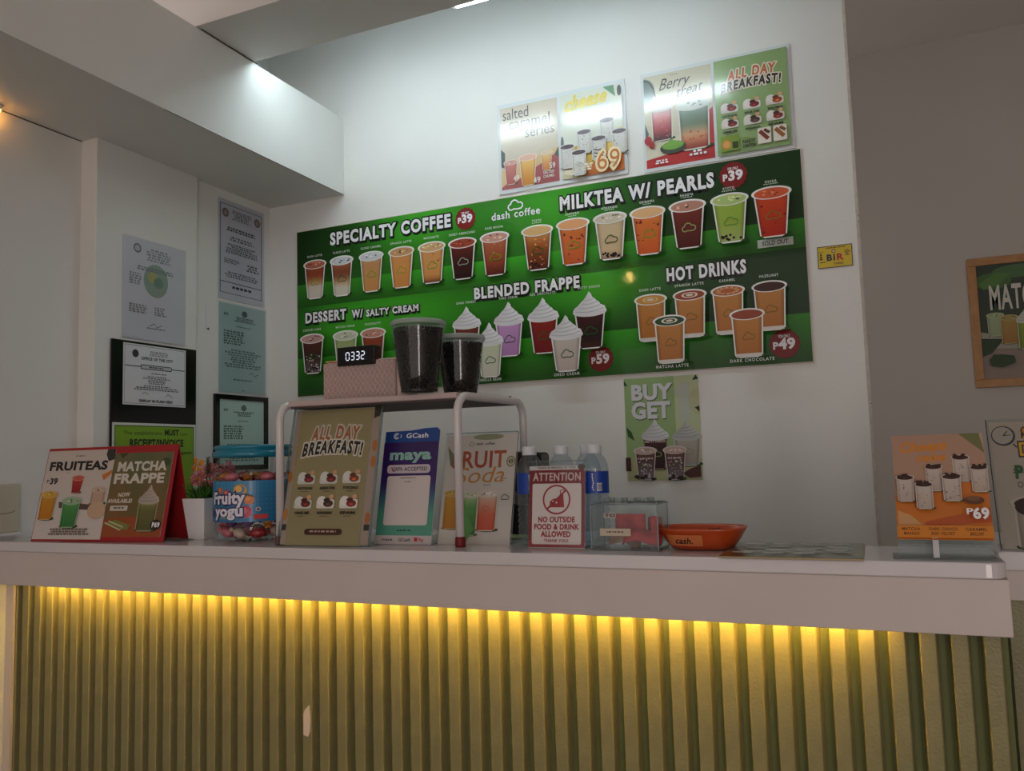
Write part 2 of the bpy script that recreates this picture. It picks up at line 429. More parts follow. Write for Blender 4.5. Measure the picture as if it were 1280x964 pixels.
# woven pendant behind the camera, mirrored as a golden dot in the glossy board
pd = thing('pendant_lamp', 'round woven pendant lamp with warm glow above the seating side', 'lamp', (-1.79, -.9, Z(1.48)))
rb = MB()
random.seed(3)
for k in range(9):
    A = random.uniform(0, math.pi); ax = Vector((math.cos(A), math.sin(A), random.uniform(-.8, .8))).normalized(); u = ax.orthogonal().normalized(); v = ax.cross(u)
    rb.tube([tuple((u * math.cos(t * math.pi / 12) + v * math.sin(t * math.pi / 12)) * .13) for t in range(24)], .006, 6, closed=True)
rb.build('shade', mat('rattan', (150, 110, 60), .6), pd)
MB().ball((0, 0, 0), .045, 16, 10).build('bulb', mat('bulb_glow', (255, 230, 180), .5, emit=(255, 205, 120), estr=60), pd)
MB().tube([(0, 0, .13), (0, 0, .52)], .003, 6).build('cord', M_BLACKM, pd)

# ------------------------------------------------------------------ service counter
ct = thing('service_counter', 'long white counter with glossy top over olive ribbed front lit by a yellow strip', 'counter', (0, 1.68, 0))
# worktop outline (front edge y=0 local), rounded right front corner
o_ = [(-2.474, 0), (.17, 0)] + [(.17 + .035 * math.sin(a * math.pi / 12), .035 - .035 * math.cos(a * math.pi / 12)) for a in range(1, 7)] + [(.205, .25), (-.66, .25), (-.66, .52), (-2.398, .52), (-2.398, .283), (-2.474, .283)]
MB().prism(o_, Z(-.2385), TOP).build('worktop', M_TOPM, ct, .003, 3)
MB().box(-2.474, .004, Z(-.338), .205, .022, Z(-.2388)).build('fascia', M_FASC, ct, .0015)
MB().box(.187, .022, Z(-.338), .205, .24, Z(-.2388)).build('fascia_return', M_FASC, ct)
MB().box(-2.474, .022, Z(-.30), .186, .24, Z(-.2388)).build('carcass', M_BLACKM, ct)
MB().box(-2.474, .088, 0, .205, .12, Z(-.3005)).build('back_panel', M_SLATB, ct)
MB().box(-2.474, .050, 0, -2.442, .0585, Z(-.3385)).build('end_panel', M_FASC, ct)
px = .214; k = 0; PIT = .0526
slat_me = None
def slat_mesh(x0):
    m = MB(); w0, w1 = .036, .028
    m.prism([(0, .088), (.002, .062), (.004, .060), (.0285, .060), (.0305, .062), (.036, .088)], 0, Z(-.3005)); return m
xs = []
x = .214 - PIT
while x > -2.47: xs.append(x); x -= PIT
first = None
for x in xs:
    if first is None:
        first = slat_mesh(x).build('slat', M_SLAT, ct); first.location = (x, 0, 0)
    else:
        c = first.copy(); COL.objects.link(c); c.parent = ct; c.location = (x, 0, 0)
# chipped paint: a raised-edge flake with bare board
ch = MB(); sx_ = min(xs, key=lambda a: abs(a + 1.357))
ch.prism([(sx_ + .006, Z(-.682)), (sx_ + .02, Z(-.685)), (sx_ + .026, Z(-.672)), (sx_ + .0275, Z(-.635)), (sx_ + .025, Z(-.607)), (sx_ + .012, Z(-.618)), (sx_ + .006, Z(-.63))], .0592, .0601, 'y')
tag(ch.build('bare_patch', M_CHIP, ct), 'pale bare patch where the olive paint has chipped')
# led strip tucked up behind the fascia
tag(MB().box(-2.31, .026, Z(-.313), -.01, .036, Z(-.308)).build('led_strip', mat('led_glow', (255, 200, 60), .5, emit=(255, 205, 88), estr=LED_STRENGTH), ct), 'glowing yellow light strip')

# side counter beyond the right end
sc = thing('side_counter', 'second white counter section set back past the right end, olive ribs below', 'counter', (.213, 1.88, 0))
MB().box(0, 0, Z(-.249), 1.1, .42, Z(-.212)).build('worktop', M_TOPM, sc, .003)
MB().box(0, .008, Z(-.306), 1.1, .03, Z(-.2492)).build('fascia', M_FASC, sc)
MB().box(0, .05, 0, 1.1, .40, Z(-.2495)).build('back_panel', M_SLATB, sc)
c0 = None
for i in range(20):
    if c0 is None: c0 = MB().prism([(0, .05), (.003, .024), (.033, .024), (.036, .05)], 0, Z(-.3065)).build('slat', M_SLAT, sc); c0.location = (.01, 0, 0)
    else: c = c0.copy(); COL.objects.link(c); c.parent = sc; c.location = (.01 + i * PIT, 0, 0)

# ------------------------------------------------------------------ the big menu board
BXL, BZT, BW, BH = -2.267, 1.016, 2.107, .731
bd = thing('menu_board', 'wide glossy green drinks menu board across the back wall', 'sign', (BXL, YB - .008, Z(BZT - BH)))
MB().box(0, 0, 0, BW, .0075, BH).build('panel', mat('board_edge', (200, 190, 180), .5), bd, .001)
A = Art(BW, BH, BW, .00008)
def vz(z): return BZT - z
def gcol(u, v):
    base = (16, 52, 12)
    c = list(base)
    for (cu, cv, ru, rv, s_) in ((.62, .05, .30, .18, 1.0), (.55, .42, .5, .14, .9), (1.2, .05, .28, .2, .9), (1.36, .38, .28, .16, .9), (.25, .42, .3, .15, .45)):
        g = s_ * math.exp(-((u - cu) / ru) ** 2 - ((v - cv) / rv) ** 2)
        c = [c[0] + 42 * g, c[1] + 108 * g, c[2] + 16 * g]
    return tuple(min(c[i], (58, 158, 34)[i]) for i in range(3))
def gshelf(u, v, v0, v1):
    t = (v - v0) / (v1 - v0); q = .74 + .26 * math.exp(-((u - 1.05) / .75) ** 2)
    k = (1 - .5 * t) * q * 1.12
    return (46 * k + 6, 142 * k + 8, 26 * k + 4)
def grid(a, x0, y0, x1, y1, nx, ny, fn):
    a.n += 1; P = []; C = []
    for j in range(ny + 1):
        for i in range(nx + 1):
            X = x0 + (x1 - x0) * i / nx; Y = y0 + (y1 - y0) * j / ny; P.append((X, Y)); C.append(fn(X, Y))
    a._put('print', P, [(j * (nx + 1) + i, j * (nx + 1) + i + 1, (j + 1) * (nx + 1) + i + 1, (j + 1) * (nx + 1) + i) for j in range(ny) for i in range(nx)], C)
grid(A, .003, .003, BW - .003, BH - .003, 64, 24, gcol)
S1, S1e, S2 = vz(.775), vz(.675), vz(.452)
grid(A, .003, S1, BW - .003, S1e, 40, 4, lambda u, v: gshelf(u, v, S1, S1e + .03))
grid(A, .003, S2, BW - .003, BH - .003, 40, 8, lambda u, v: gshelf(u, v, S2, BH))
WH = (238, 238, 242); DK = (12, 22, 14)
def ttl(t, x0, x1, zb, zt): A.outl(t, x0 - BXL, vz(zt), x1 - BXL, vz(zb), WH, DK, dx=.004, dy=.006, oc2=DK, wt=2, sp=.06)
ttl('SPECIALTY COFFEE', -2.088, -1.500, .935, .984); ttl('MILKTEA W/ PEARLS', -1.034, -.453, .930, .979)
ttl('HOT DRINKS', -.638, -.360, .612, .655); ttl('BLENDED FRAPPE', -1.405, -.964, .627, .668)
ttl('DESSERT', -2.222, -2.008, .606, .647); ttl('W/', -1.979, -1.925, .606, .638); ttl('SALTY CREAM', -1.908, -1.654, .606, .632)
A.text('dash coffee', -1.319 - BXL, vz(.958), -1.111 - BXL, vz(.930), WH, wt=1, sp=.04); A.cloud(-1.215 - BXL, vz(.978), .062, WH, .006)
for (x0, x1, zb, zt, num) in ((-1.478, -1.389, .916, .995, '39'), (-.434, -.340, .916, 1.0, '39'), (-.940, -.846, .306, .396, '59'), (-.298, -.200, .308, .400, '49')):
    cx = (x0 + x1) / 2 - BXL; cy = vz((zb + zt) / 2); r = (x1 - x0) / 2
    A.badge(cx, cy, r, (122, 26, 24)); A.text('FOR ONLY', cx - r * .38, cy - r * .62, cx + r * .38, cy - r * .42, WH)
    A.text('P', cx - r * .78, cy - r * .12, cx - r * .42, cy + r * .34, WH, wt=2); A.text(num, cx - r * .38, cy - r * .34, cx + r * .72, cy + r * .34, WH, wt=2)
GL = (104, 150, 30); DG = (22, 84, 34)
cof = (186, 110, 60); milk = (206, 200, 184)
def bc(u, w, top, bot, side, surf, name=None, name2=None, **k):
    A.cup(u - BXL, vz(top), vz(bot), w * 1.03, side, surf, **k)
    if name:
        L = .0078 * len(name); z = vz(top) - .012
        A.text(name, u - BXL - L / 2, z - .0085, u - BXL + L / 2, z, (215, 220, 212), wt=1, sp=.12)
        if name2: A.words(u - BXL - .026, z + .003, u - BXL + .026, z + .007, 1, (190, 205, 186))
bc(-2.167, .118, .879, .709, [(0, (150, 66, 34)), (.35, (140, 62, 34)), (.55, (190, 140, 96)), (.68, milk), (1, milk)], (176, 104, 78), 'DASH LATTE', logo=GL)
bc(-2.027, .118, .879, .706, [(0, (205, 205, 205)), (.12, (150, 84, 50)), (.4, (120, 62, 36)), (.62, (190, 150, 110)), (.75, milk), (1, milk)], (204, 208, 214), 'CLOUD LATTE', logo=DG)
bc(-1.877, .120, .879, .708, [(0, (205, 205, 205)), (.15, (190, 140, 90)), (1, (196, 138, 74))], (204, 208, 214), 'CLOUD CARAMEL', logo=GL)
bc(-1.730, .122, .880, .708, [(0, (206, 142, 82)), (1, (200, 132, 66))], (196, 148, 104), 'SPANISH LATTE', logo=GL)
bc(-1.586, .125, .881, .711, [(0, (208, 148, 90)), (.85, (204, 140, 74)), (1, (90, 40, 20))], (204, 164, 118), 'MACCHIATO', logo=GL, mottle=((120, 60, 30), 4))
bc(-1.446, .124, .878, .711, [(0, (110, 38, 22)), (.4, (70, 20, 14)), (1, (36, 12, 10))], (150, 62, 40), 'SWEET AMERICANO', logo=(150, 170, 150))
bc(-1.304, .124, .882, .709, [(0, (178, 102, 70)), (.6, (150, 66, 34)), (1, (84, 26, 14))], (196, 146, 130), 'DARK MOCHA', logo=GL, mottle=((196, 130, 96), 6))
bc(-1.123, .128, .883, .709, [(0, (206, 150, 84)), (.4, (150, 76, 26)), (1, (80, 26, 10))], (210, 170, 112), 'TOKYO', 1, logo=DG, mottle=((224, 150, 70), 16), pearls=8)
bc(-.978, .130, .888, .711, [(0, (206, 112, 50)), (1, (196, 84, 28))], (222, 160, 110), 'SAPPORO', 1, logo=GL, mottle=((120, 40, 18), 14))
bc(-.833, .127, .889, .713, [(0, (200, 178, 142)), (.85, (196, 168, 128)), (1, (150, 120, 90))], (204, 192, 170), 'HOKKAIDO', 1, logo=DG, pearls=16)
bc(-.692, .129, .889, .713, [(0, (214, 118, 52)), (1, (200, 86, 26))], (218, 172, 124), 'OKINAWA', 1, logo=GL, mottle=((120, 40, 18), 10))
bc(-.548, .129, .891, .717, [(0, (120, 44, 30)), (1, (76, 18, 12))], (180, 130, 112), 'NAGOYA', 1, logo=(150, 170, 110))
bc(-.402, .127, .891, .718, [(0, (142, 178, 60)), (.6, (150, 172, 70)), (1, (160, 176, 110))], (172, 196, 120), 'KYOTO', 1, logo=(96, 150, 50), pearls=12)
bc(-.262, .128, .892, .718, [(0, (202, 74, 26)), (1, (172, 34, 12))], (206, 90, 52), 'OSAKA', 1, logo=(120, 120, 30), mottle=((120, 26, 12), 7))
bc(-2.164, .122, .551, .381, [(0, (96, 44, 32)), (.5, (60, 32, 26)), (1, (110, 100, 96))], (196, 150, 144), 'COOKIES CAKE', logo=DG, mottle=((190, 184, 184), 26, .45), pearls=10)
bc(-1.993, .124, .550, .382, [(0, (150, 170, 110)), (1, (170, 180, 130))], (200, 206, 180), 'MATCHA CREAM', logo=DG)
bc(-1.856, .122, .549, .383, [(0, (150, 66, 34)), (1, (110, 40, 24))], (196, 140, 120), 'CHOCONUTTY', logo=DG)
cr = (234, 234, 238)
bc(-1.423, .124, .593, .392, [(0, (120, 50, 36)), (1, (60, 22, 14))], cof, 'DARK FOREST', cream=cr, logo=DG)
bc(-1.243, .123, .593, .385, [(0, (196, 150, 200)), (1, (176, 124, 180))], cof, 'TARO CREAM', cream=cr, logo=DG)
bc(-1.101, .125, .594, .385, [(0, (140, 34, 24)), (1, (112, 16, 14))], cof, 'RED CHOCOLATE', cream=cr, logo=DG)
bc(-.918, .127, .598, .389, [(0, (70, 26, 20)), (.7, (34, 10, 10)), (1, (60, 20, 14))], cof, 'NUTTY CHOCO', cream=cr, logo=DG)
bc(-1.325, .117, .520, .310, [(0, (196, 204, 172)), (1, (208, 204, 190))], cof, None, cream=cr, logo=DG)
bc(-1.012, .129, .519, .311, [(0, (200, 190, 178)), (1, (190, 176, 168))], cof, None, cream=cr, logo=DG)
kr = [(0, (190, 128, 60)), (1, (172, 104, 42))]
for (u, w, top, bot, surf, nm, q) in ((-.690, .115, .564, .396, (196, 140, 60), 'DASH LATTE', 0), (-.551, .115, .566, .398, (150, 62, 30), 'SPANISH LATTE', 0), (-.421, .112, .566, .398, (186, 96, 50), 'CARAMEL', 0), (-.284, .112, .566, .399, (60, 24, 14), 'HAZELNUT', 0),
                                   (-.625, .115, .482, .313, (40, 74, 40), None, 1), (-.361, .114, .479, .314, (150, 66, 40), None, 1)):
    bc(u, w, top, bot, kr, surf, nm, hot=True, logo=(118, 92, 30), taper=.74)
    U = u - BXL; V = vz(top) + w * .18
    if u in (-.690, -.551, -.625):
        A.ell(U, V, w * .25, w * .085, (218, 186, 132) if u == -.690 else (224, 214, 200)); A.ell(U, V, w * .18, w * .06, surf); A.ell(U, V, w * .11, w * .036, (220, 210, 190))
    if u == -.421:
        for i in range(12): a = i * .52; A.poly([(U + w * .38 * math.cos(a), V + w * .12 * math.sin(a)), (U + w * .2 * math.cos(a + .3), V + w * .07 * math.sin(a + .3)), (U + w * .3 * math.cos(a - .3), V + w * .09 * math.sin(a - .3))], (214, 180, 130))
for (t, u, z, L) in (('VANILLA BEAN', -1.325, .294, .098), ('OREO CREAM', -1.012, .294, .10), ('MATCHA LATTE', -.622, .296, .115), ('DARK CHOCOLATE', -.352, .298, .145)):
    A.text(t, u - BXL - L / 2, vz(z) - .010, u - BXL + L / 2, vz(z), (215, 220, 212), sp=.12)
A.build(bd, M_PRINTB)
so = thing('sold_out_label', 'small taped label reading SOLD OUT on the green menu board', 'label', (-.318, YB - .0135, Z(.688)), (0, 0, 0))
MB().box(0, 0, 0, .116, .0015, .028).build('paper', M_PAPER, so)
a = Art(.116, .028, 116); a.rect(.5, .5, 115.5, 27.5, (176, 186, 176)); a.text('SOLD OUT.', 14, 7, 104, 21, (14, 14, 14), wt=1, shear=.1); a.build(so, M_PRINTG)

# ------------------------------------------------------------------ posters
def sheet(name, label, cat, loc, rot, w, h, card=(226, 226, 226), th=.0025, group=None, cm=None, bev=0):
    t = thing(name, label, cat, loc, rot, group)
    MB().box(0, 0, 0, w, th, h).build('card', cm or M_PAPER, t, bev)
    return t
def breakfast(a, x0, y0, w, h, bgc, extra=True, flip=1):
    """all day breakfast artwork in a w x h field"""
    X = lambda q: x0 + q * w
    Y = lambda q: y0 + q * h
    a.rect(X(0), Y(0), X(1), Y(1), bgc)
    O = (186, 104, 50); BK = (22, 18, 20); CR = (226, 214, 200)
    a.cloud(X(.5), Y(.085), w * .1, tuple(v * 1.12 for v in bgc))
    for (t_, q0, q1, v0, v1, c_, ar) in (('ALL DAY', .19, .83, .14, .235, O, .01), ('BREAKFAST!', .08, .91, .262, .35, BK, .022)):
        dd = w * .008
        for (dx, dy) in ((dd, 0), (-dd, 0), (0, dd), (0, -dd), (dd * .7, dd), (-dd * .7, dd)): a.text(t_, X(q0) + dx, Y(v0) + dy, X(q1) + dx, Y(v1) + dy, CR, wt=3, shear=.12, arc=h * ar, sp=.10)
        a.text(t_, X(q0), Y(v0), X(q1), Y(v1), c_, wt=2, shear=.12, arc=h * ar, sp=.10)
    nm = ('HOTDOG', 'BURGER STEAK', 'TOCINO', 'CORNED BEEF', 'HUNGARIAN', 'SPAM')
    for i in range(6):
        cx = X(.19 + .31 * (i % 3)); cy = Y((.50 if i < 3 else .665) if extra else (.50 if i < 3 else .68)); r = w * .12
        a.rrect(cx - r, cy - r * .1, cx + r, cy + r * .78, r * .2, (214, 208, 200))
        a.ell(cx - r * .45, cy + r * .05, r * .52, r * .48, (226, 222, 216))
        f = ((116, 30, 34), (110, 24, 30), (150, 70, 34), (104, 30, 30), (70, 44, 36), (120, 44, 40))[i]
        a.ell(cx + r * .3, cy + r * .3, r * .55, r * .34, f); a.ell(cx + r * .1, cy - r * .05, r * .35, r * .2, tuple(v * .7 for v in f))
        a.ell(cx + r * .62, cy - r * .35, r * .26, r * .22, (212, 160, 120)); a.ell(cx + r * .3, cy + r * .38, r * .2, r * .1, tuple(min(255, v * 1.7) for v in f))
        a.text(nm[i], cx - r * .85, cy + r * 1.08, cx + r * .85, cy + r * 1.32, BK, wt=2)
        a.words(cx - r * .6, cy + r * 1.48, cx + r * .6, cy + r * 1.6, 1, (96, 84, 66))
ZP = YB - .006
# poster pair 1
x0, x1, z0, z1 = -1.283, -.762, 1.030, 1.392
p = sheet('poster_pair', 'white-bordered poster pair with salted caramel series at left and yellow cheesecake at right', 'poster', (x0, ZP, Z(z0)), (0, 0, 0), x1 - x0, z1 - z0, th=.005, group='poster pairs above the menu board', cm=mat('poster_mount', (206, 212, 214), .3))
a = Art(x1 - x0, z1 - z0, 100, .0001); H = a.uy
SCL = (196, 186, 168)
a.rect(2.2, 3, 48.5, H - 3, SCL); a.poly([(2.2, H * .75), (48.5, H * .58), (48.5, H - 3), (2.2, H - 3)], (206, 176, 130)); a.poly([(8, H - 3), (14, H * .88), (48.5, H * .63), (48.5, H - 3)], (156, 78, 80)); a.poly([(2.2, H - 3), (2.2, H * .93), (10, H * .86), (16, H - 3)], (156, 78, 80))
a.poly([(2.2, H * .5), (5.5, H * .55), (5, H * .72), (2.2, H * .7)], (70, 84, 80)); a.poly([(48.5, H * .58), (45, H * .66), (48.5, H * .7)], (70, 84, 80))
a.text('salted', 4, 4.5, 26, 12.8, (40, 36, 38), wt=0); a.text('caramel', 9, 12.5, 43, 20.5, (60, 54, 56), wt=0); a.text('series', 22, 21, 46, 29, (60, 54, 56), wt=0)
a.cup(10, 44, 63, 12, [(0, (190, 120, 112)), (1, (168, 86, 82))], (196, 150, 140), rim=(220, 200, 190)); a.cup(39, 42, 57, 10, [(0, (220, 190, 130)), (1, (200, 120, 60))], (210, 190, 160), rim=(220, 200, 180)); a.cup(24, 42, 66, 15.5, [(0, (224, 186, 110)), (1, (196, 122, 40))], (214, 170, 150), rim=(226, 206, 190))
a.text('49', 12, 57, 17, 61, (228, 220, 214)); a.text('49', 28, 61, 34, 65, (228, 220, 214)); a.text('59', 41, 52, 46, 56, (228, 220, 214))
for i, t in enumerate(('SALTED', 'CARAMEL')): a.text(t, 36, 57.5 + i * 3, 45, 59.5 + i * 3, (228, 220, 214)); a.text(t, 20, 69 - 1.5 + i * 2.8 - 1, 30, 69 + .3 + i * 2.8 - 1, (228, 220, 214))
a.rect(51, 3, 97.8, H - 3, (206, 210, 196)); a.poly([(51, H * .66), (97.8, H * .5), (97.8, H - 3), (51, H - 3)], (214, 180, 90)); a.poly([(66, H - 3), (74, H * .84), (97.8, H * .62), (97.8, H - 3)], (196, 112, 56)); a.poly([(51, H * .7), (70, H * .8), (62, H - 3), (51, H - 3)], (220, 214, 180))
a.poly([(84, 3.2), (92, 3.2), (93, 12)], (90, 130, 96)); a.ell(96, 8, 1.6, 4, (60, 60, 62)); a.ell(51.8, 40, 1.2, 6, (90, 96, 96))
a.text('cheese', 54, 6, 86, 16, (206, 186, 60), wt=2, shear=.25, rise=2)
for (cx, cy) in ((86, 30), (95, 40), (69, 36), (56, 45), (80, 43)):
    a.cup(cx, cy - 4, cy + 14, 12, [(0, (210, 210, 206)), (1, (196, 196, 192))], (78, 66, 74), rim=(216, 216, 214), mottle=((120, 110, 110), 10), taper=.8)
    if cx == 80:
        for i in range(3): a.line([(cx - 3.6 + i * .2, cy + 6 + i * 2.6), (cx, cy + 7 + i * 2.6), (cx + 3.6 - i * .2, cy + 6 + i * 2.6)], .9, (70, 54, 54))
a.cup(65, 47, 66, 12, [(0, (214, 214, 210)), (1, (200, 200, 196))], (70, 56, 62), rim=(218, 218, 216), mottle=((120, 110, 110), 10), taper=.8, logo=(150, 170, 150))
a.text('69', 78, H * .74, 96, H * .93, (230, 214, 170), wt=3, sp=.06); a.text('69', 78, H * .74, 96, H * .93, (190, 112, 52), wt=0, sp=.06)
a.words(54, H * .88, 64, H * .94, 3, (230, 226, 210)); a.words(66, H * .84, 76, H * .92, 3, (232, 224, 206))
a.build(p, M_PRINTL)
# poster pair 2
x0, x1, z0, z1 = -.702, -.178, 1.020, 1.392
p = sheet('poster_pair', 'white-bordered poster pair with berry treat at left and green all day breakfast at right', 'poster', (x0, ZP, Z(z0)), (0, 0, 0), x1 - x0, z1 - z0, th=.005, group='poster pairs above the menu board', cm=MATS['poster_mount'])
a = Art(x1 - x0, z1 - z0, 100, .0001); H = a.uy
a.rect(2, 2.5, 49, H - 2.5, (196, 190, 166)); a.poly([(2, H * .80), (49, H * .56), (49, H - 2.5), (2, H - 2.5)], (204, 198, 176)); a.poly([(2, H * .88), (49, H * .79), (49, H - 2.5), (2, H - 2.5)], (176, 36, 40)); a.poly([(45, H * .5), (49, H * .46), (49, H * .9), (45, H * .9)], (176, 36, 40))
a.ell(2.2, 13, 7.5, 9, (110, 122, 118), a0=-90, a1=90); a.line([(2.2, 5), (6, 7), (9, 12), (10, 18)], .9, (50, 54, 52)); a.poly([(2, 36), (4.5, 44), (2, 50)], (70, 80, 84))
INK = (44, 40, 38)
a.text('Berry', 12, 6.5, 33, 14.5, INK, wt=0, shear=.35, rise=1); a.text('treat', 24, 14.5, 42, 21.5, INK, wt=0, shear=.3, rise=2)
a.cup(14, 24, 50, 17, [(0, (206, 190, 186)), (.3, (196, 120, 120)), (.7, (160, 56, 62)), (1, (60, 22, 28))], (214, 206, 200), rim=(216, 210, 204), mottle=((214, 130, 130), 14), taper=.78)
a.cup(36, 25, 60, 24, [(0, (150, 166, 150)), (.25, (92, 116, 96)), (.5, (104, 118, 92)), (.62, (200, 160, 120)), (.8, (190, 120, 84)), (1, (140, 50, 40))], (196, 206, 196), rim=(206, 206, 196), mottle=((176, 60, 40), 14, .55), taper=.78)
a.ell(21, 56.5, 9, 4.4, (46, 62, 50)); a.ell(21, 55, 7.6, 3.0, (110, 160, 60)); a.poly([(14, 55), (20, 50.5), (28, 55)], (118, 170, 64)); a.ell(4, 49, 2.6, 3.2, (160, 24, 36)); a.ell(6.5, 52.5, 2, 2.4, (150, 20, 30))
a.words(8, H * .90, 18, H * .945, 2, WH); a.words(32, H * .86, 44, H * .92, 2, WH); a.words(20, 4.8, 28, 5.6, 1, (120, 110, 96))
a.n += 1
breakfast(a, 51, 2.5, 47, (H - 5), (136, 164, 108))
bx0, by0 = 51, 2.5; bw, bh = 47, H - 5
a.rrect(bx0 + bw * .05, by0 + bh * .81, bx0 + bw * .31, by0 + bh * .97, .8, (120, 150, 50)); a.ell(bx0 + bw * .13, by0 + bh * .9, 3.2, 3.2, (200, 130, 50)); a.ell(bx0 + bw * .13, by0 + bh * .9, 2.2, 2.2, (214, 160, 90)); a.rect(bx0 + bw * .21, by0 + bh * .88, bx0 + bw * .29, by0 + bh * .95, (40, 60, 30))
a.text('PANCIT', bx0 + bw * .35, by0 + bh * .885, bx0 + bw * .53, by0 + bh * .915, (30, 50, 22), wt=2); a.text('CANTON', bx0 + bw * .35, by0 + bh * .93, bx0 + bw * .53, by0 + bh * .96, (30, 50, 22), wt=2); a.words(bx0 + bw * .35, by0 + bh * .85, bx0 + bw * .47, by0 + bh * .87, 1, (150, 170, 30))
for q, c in ((.56, (120, 46, 30)), (.77, (150, 90, 40))):
    a.rrect(bx0 + bw * q, by0 + bh * .79, bx0 + bw * (q + .18), by0 + bh * .95, .8, (222, 214, 204)); a.line([(bx0 + bw * (q + .03), by0 + bh * .82), (bx0 + bw * (q + .14), by0 + bh * .91)], 2.6, c); a.line([(bx0 + bw * (q + .09), by0 + bh * .81), (bx0 + bw * (q + .16), by0 + bh * .85)], 2, tuple(v * .8 for v in c))
a.build(p, M_PRINTL)
# yellow tax sticker
p = sheet('sticker', 'small yellow tax office sticker at the right end of the back wall', 'sticker', (-.130, YB - .003, Z(.595)), (0, 0, 0), .109, .075, th=.0012)
a = Art(.109, .075, 109); a.rect(.5, .5, 108.5, 74.5, (24, 22, 10)); a.rect(3, 3, 106, 72, (204, 176, 30)); a.text('B', 28, 30, 46, 50, (10, 20, 50), wt=2); a.text('i', 49, 29, 56, 50, (14, 14, 14), wt=2); a.text('R', 59, 30, 80, 50, (170, 30, 30), wt=2); a.ell(51, 20, 6, 6, (30, 26, 14)); a.ell(51, 20, 3.6, 3.6, (210, 200, 150))
a.words(26, 6, 90, 11, 1, (90, 40, 14)); a.text('NOT', 6, 18, 20, 23, (40, 20, 10)); a.words(84, 18, 102, 40, 4, (110, 80, 20)); a.words(6, 26, 18, 48, 3, (60, 40, 10)); a.words(6, 53, 30, 57, 1, (40, 20, 10)); a.words(40, 58, 90, 66, 2, (120, 80, 20)); a.build(p, M_PRINTG)
# buy 1 get poster
p = sheet('promo_poster', 'pale green buy one get one poster taped under the menu board', 'poster', (-.812, YB - .003, Z(-.096)), (0, 0, 0), .268, .367, th=.0012)
a = Art(.268, .367, 100, .0001); H = a.uy
a.rect(0, 0, 100, H, (142, 170, 114)); a.rect(68, 0, 100, H, (180, 190, 152)); a.ell(100, 35, 14, 18, (176, 180, 140), a0=90, a1=270); a.poly([(0, H * .78), (30, H * .74), (100, H * .80), (100, H), (0, H)], (170, 172, 130))
def b3(t, x0, y0, x1, y1, **k): a.text(t, x0 + 1, y0 + 1.5, x1 + 1, y1 + 1.5, (84, 96, 76), wt=2); a.text(t, x0, y0, x1, y1, (206, 208, 212), wt=2)
b3('BUY', 9, 10, 64, 29); b3('GET', 9, 34, 62, 54)
a.poly([(69, 20), (80, 10), (87, 10), (87, 60), (75, 60), (75, 24), (69, 26)], (178, 186, 176))
a.poly([(0, 2), (5, 10), (0, 9)], (24, 48, 26)); a.poly([(97, 0), (100, 6), (92, 7)], (24, 48, 26)); a.poly([(94, 43), (100, 41), (100, 49)], (24, 48, 26)); a.poly([(1, 65), (8, 72), (12, 84), (3, 78)], (40, 80, 36))
a.cup(82, 60, 118, 40, [(0, (170, 166, 156)), (1, (150, 140, 132))], WH, cream=(184, 186, 184), rim=(176, 176, 170), logo=(120, 150, 90), taper=.7)
a.cup(40, 56, 122, 38, [(0, (86, 40, 36)), (.3, (50, 22, 22)), (1, (34, 12, 14))], WH, cream=(206, 208, 210), rim=(150, 120, 110), logo=(130, 150, 100)); a.text('NUTTY CHOCO', 26, 84, 54, 87, (214, 206, 200))
for cx in (26, 66):
    a.cup(cx, 92, 136, 32, [(0, (120, 80, 78)), (.35, (90, 60, 60)), (1, (120, 110, 116))], (186, 160, 152), rim=(200, 190, 186), mottle=((198, 192, 196), 30, .3), logo=(96, 110, 70)); a.words(cx - 11, 107, cx + 11, 109.5, 1, (206, 200, 196))
    for j in range(7): a.ell(cx + random.uniform(-14, 12), 133 + random.uniform(-2, 3), 2.4, 2.2, (40, 26, 28), 8)
a.poly([(0, 106), (7, 106), (7, 124), (0, 124)], (60, 28, 26)); a.poly([(76, 128), (86, 122), (99, 118), (99, 133), (84, 134)], (70, 34, 32))
a.build(p, M_PRINT)

# documents on the left wall
R90 = (0, 0, math.pi / 2)
GR = (90, 92, 96)
def doc(name, label, y0, y1, z0, z1, paper, draw, xw=XL, rim=None, tilt=0, group='papers pinned to the left wall', th=.0015, ux=100):
    w = y1 - y0; h = z1 - z0
    t = thing(name, label, 'document', (xw + .003, y0, Z(z0)), (0, tilt, math.pi / 2), group)
    MB().box(0, 0, 0, w, th, h).build('sheet', M_PAPER, t)
    MB().box(-.004, -.0040, -.004, w + .004, -.0034, h + .004).build('sleeve', M_SLEEVE, t)
    a = Art(w, h, ux, .00006); a.rect(.3, .3, ux - .3, a.uy - .3, paper); draw(a); a.build(t, M_PRINT)
    return t
def d1(a):
    a.ell(22, 12, 6, 6, GR); a.ell(22, 12, 4.4, 4.4, (190, 192, 198)); a.words(34, 9, 80, 26, 5, (150, 154, 160)); a.ell(52, 50, 20, 22, (150, 176, 156)); a.ell(47, 46, 8, 8, (190, 186, 120)); a.ell(56, 52, 8, 7, (120, 156, 134))
    a.words(10, 34, 92, 40, 2, (130, 134, 140)); a.words(10, 44, 30, 60, 5, (150, 152, 158), center=False); a.words(10, 84, 45, 96, 4, (140, 142, 148), center=False); a.words(50, 84, 70, 96, 4, (140, 142, 148), center=False); a.line([(42, 110), (50, 106), (54, 111), (62, 107)], .8, (50, 50, 60)); a.words(36, 112, 70, 114, 1, GR)
doc('certificate', 'white certificate in a clear sleeve with a round green seal', 2.077, 2.362, .463, .830, (216, 218, 222), d1, -2.40)
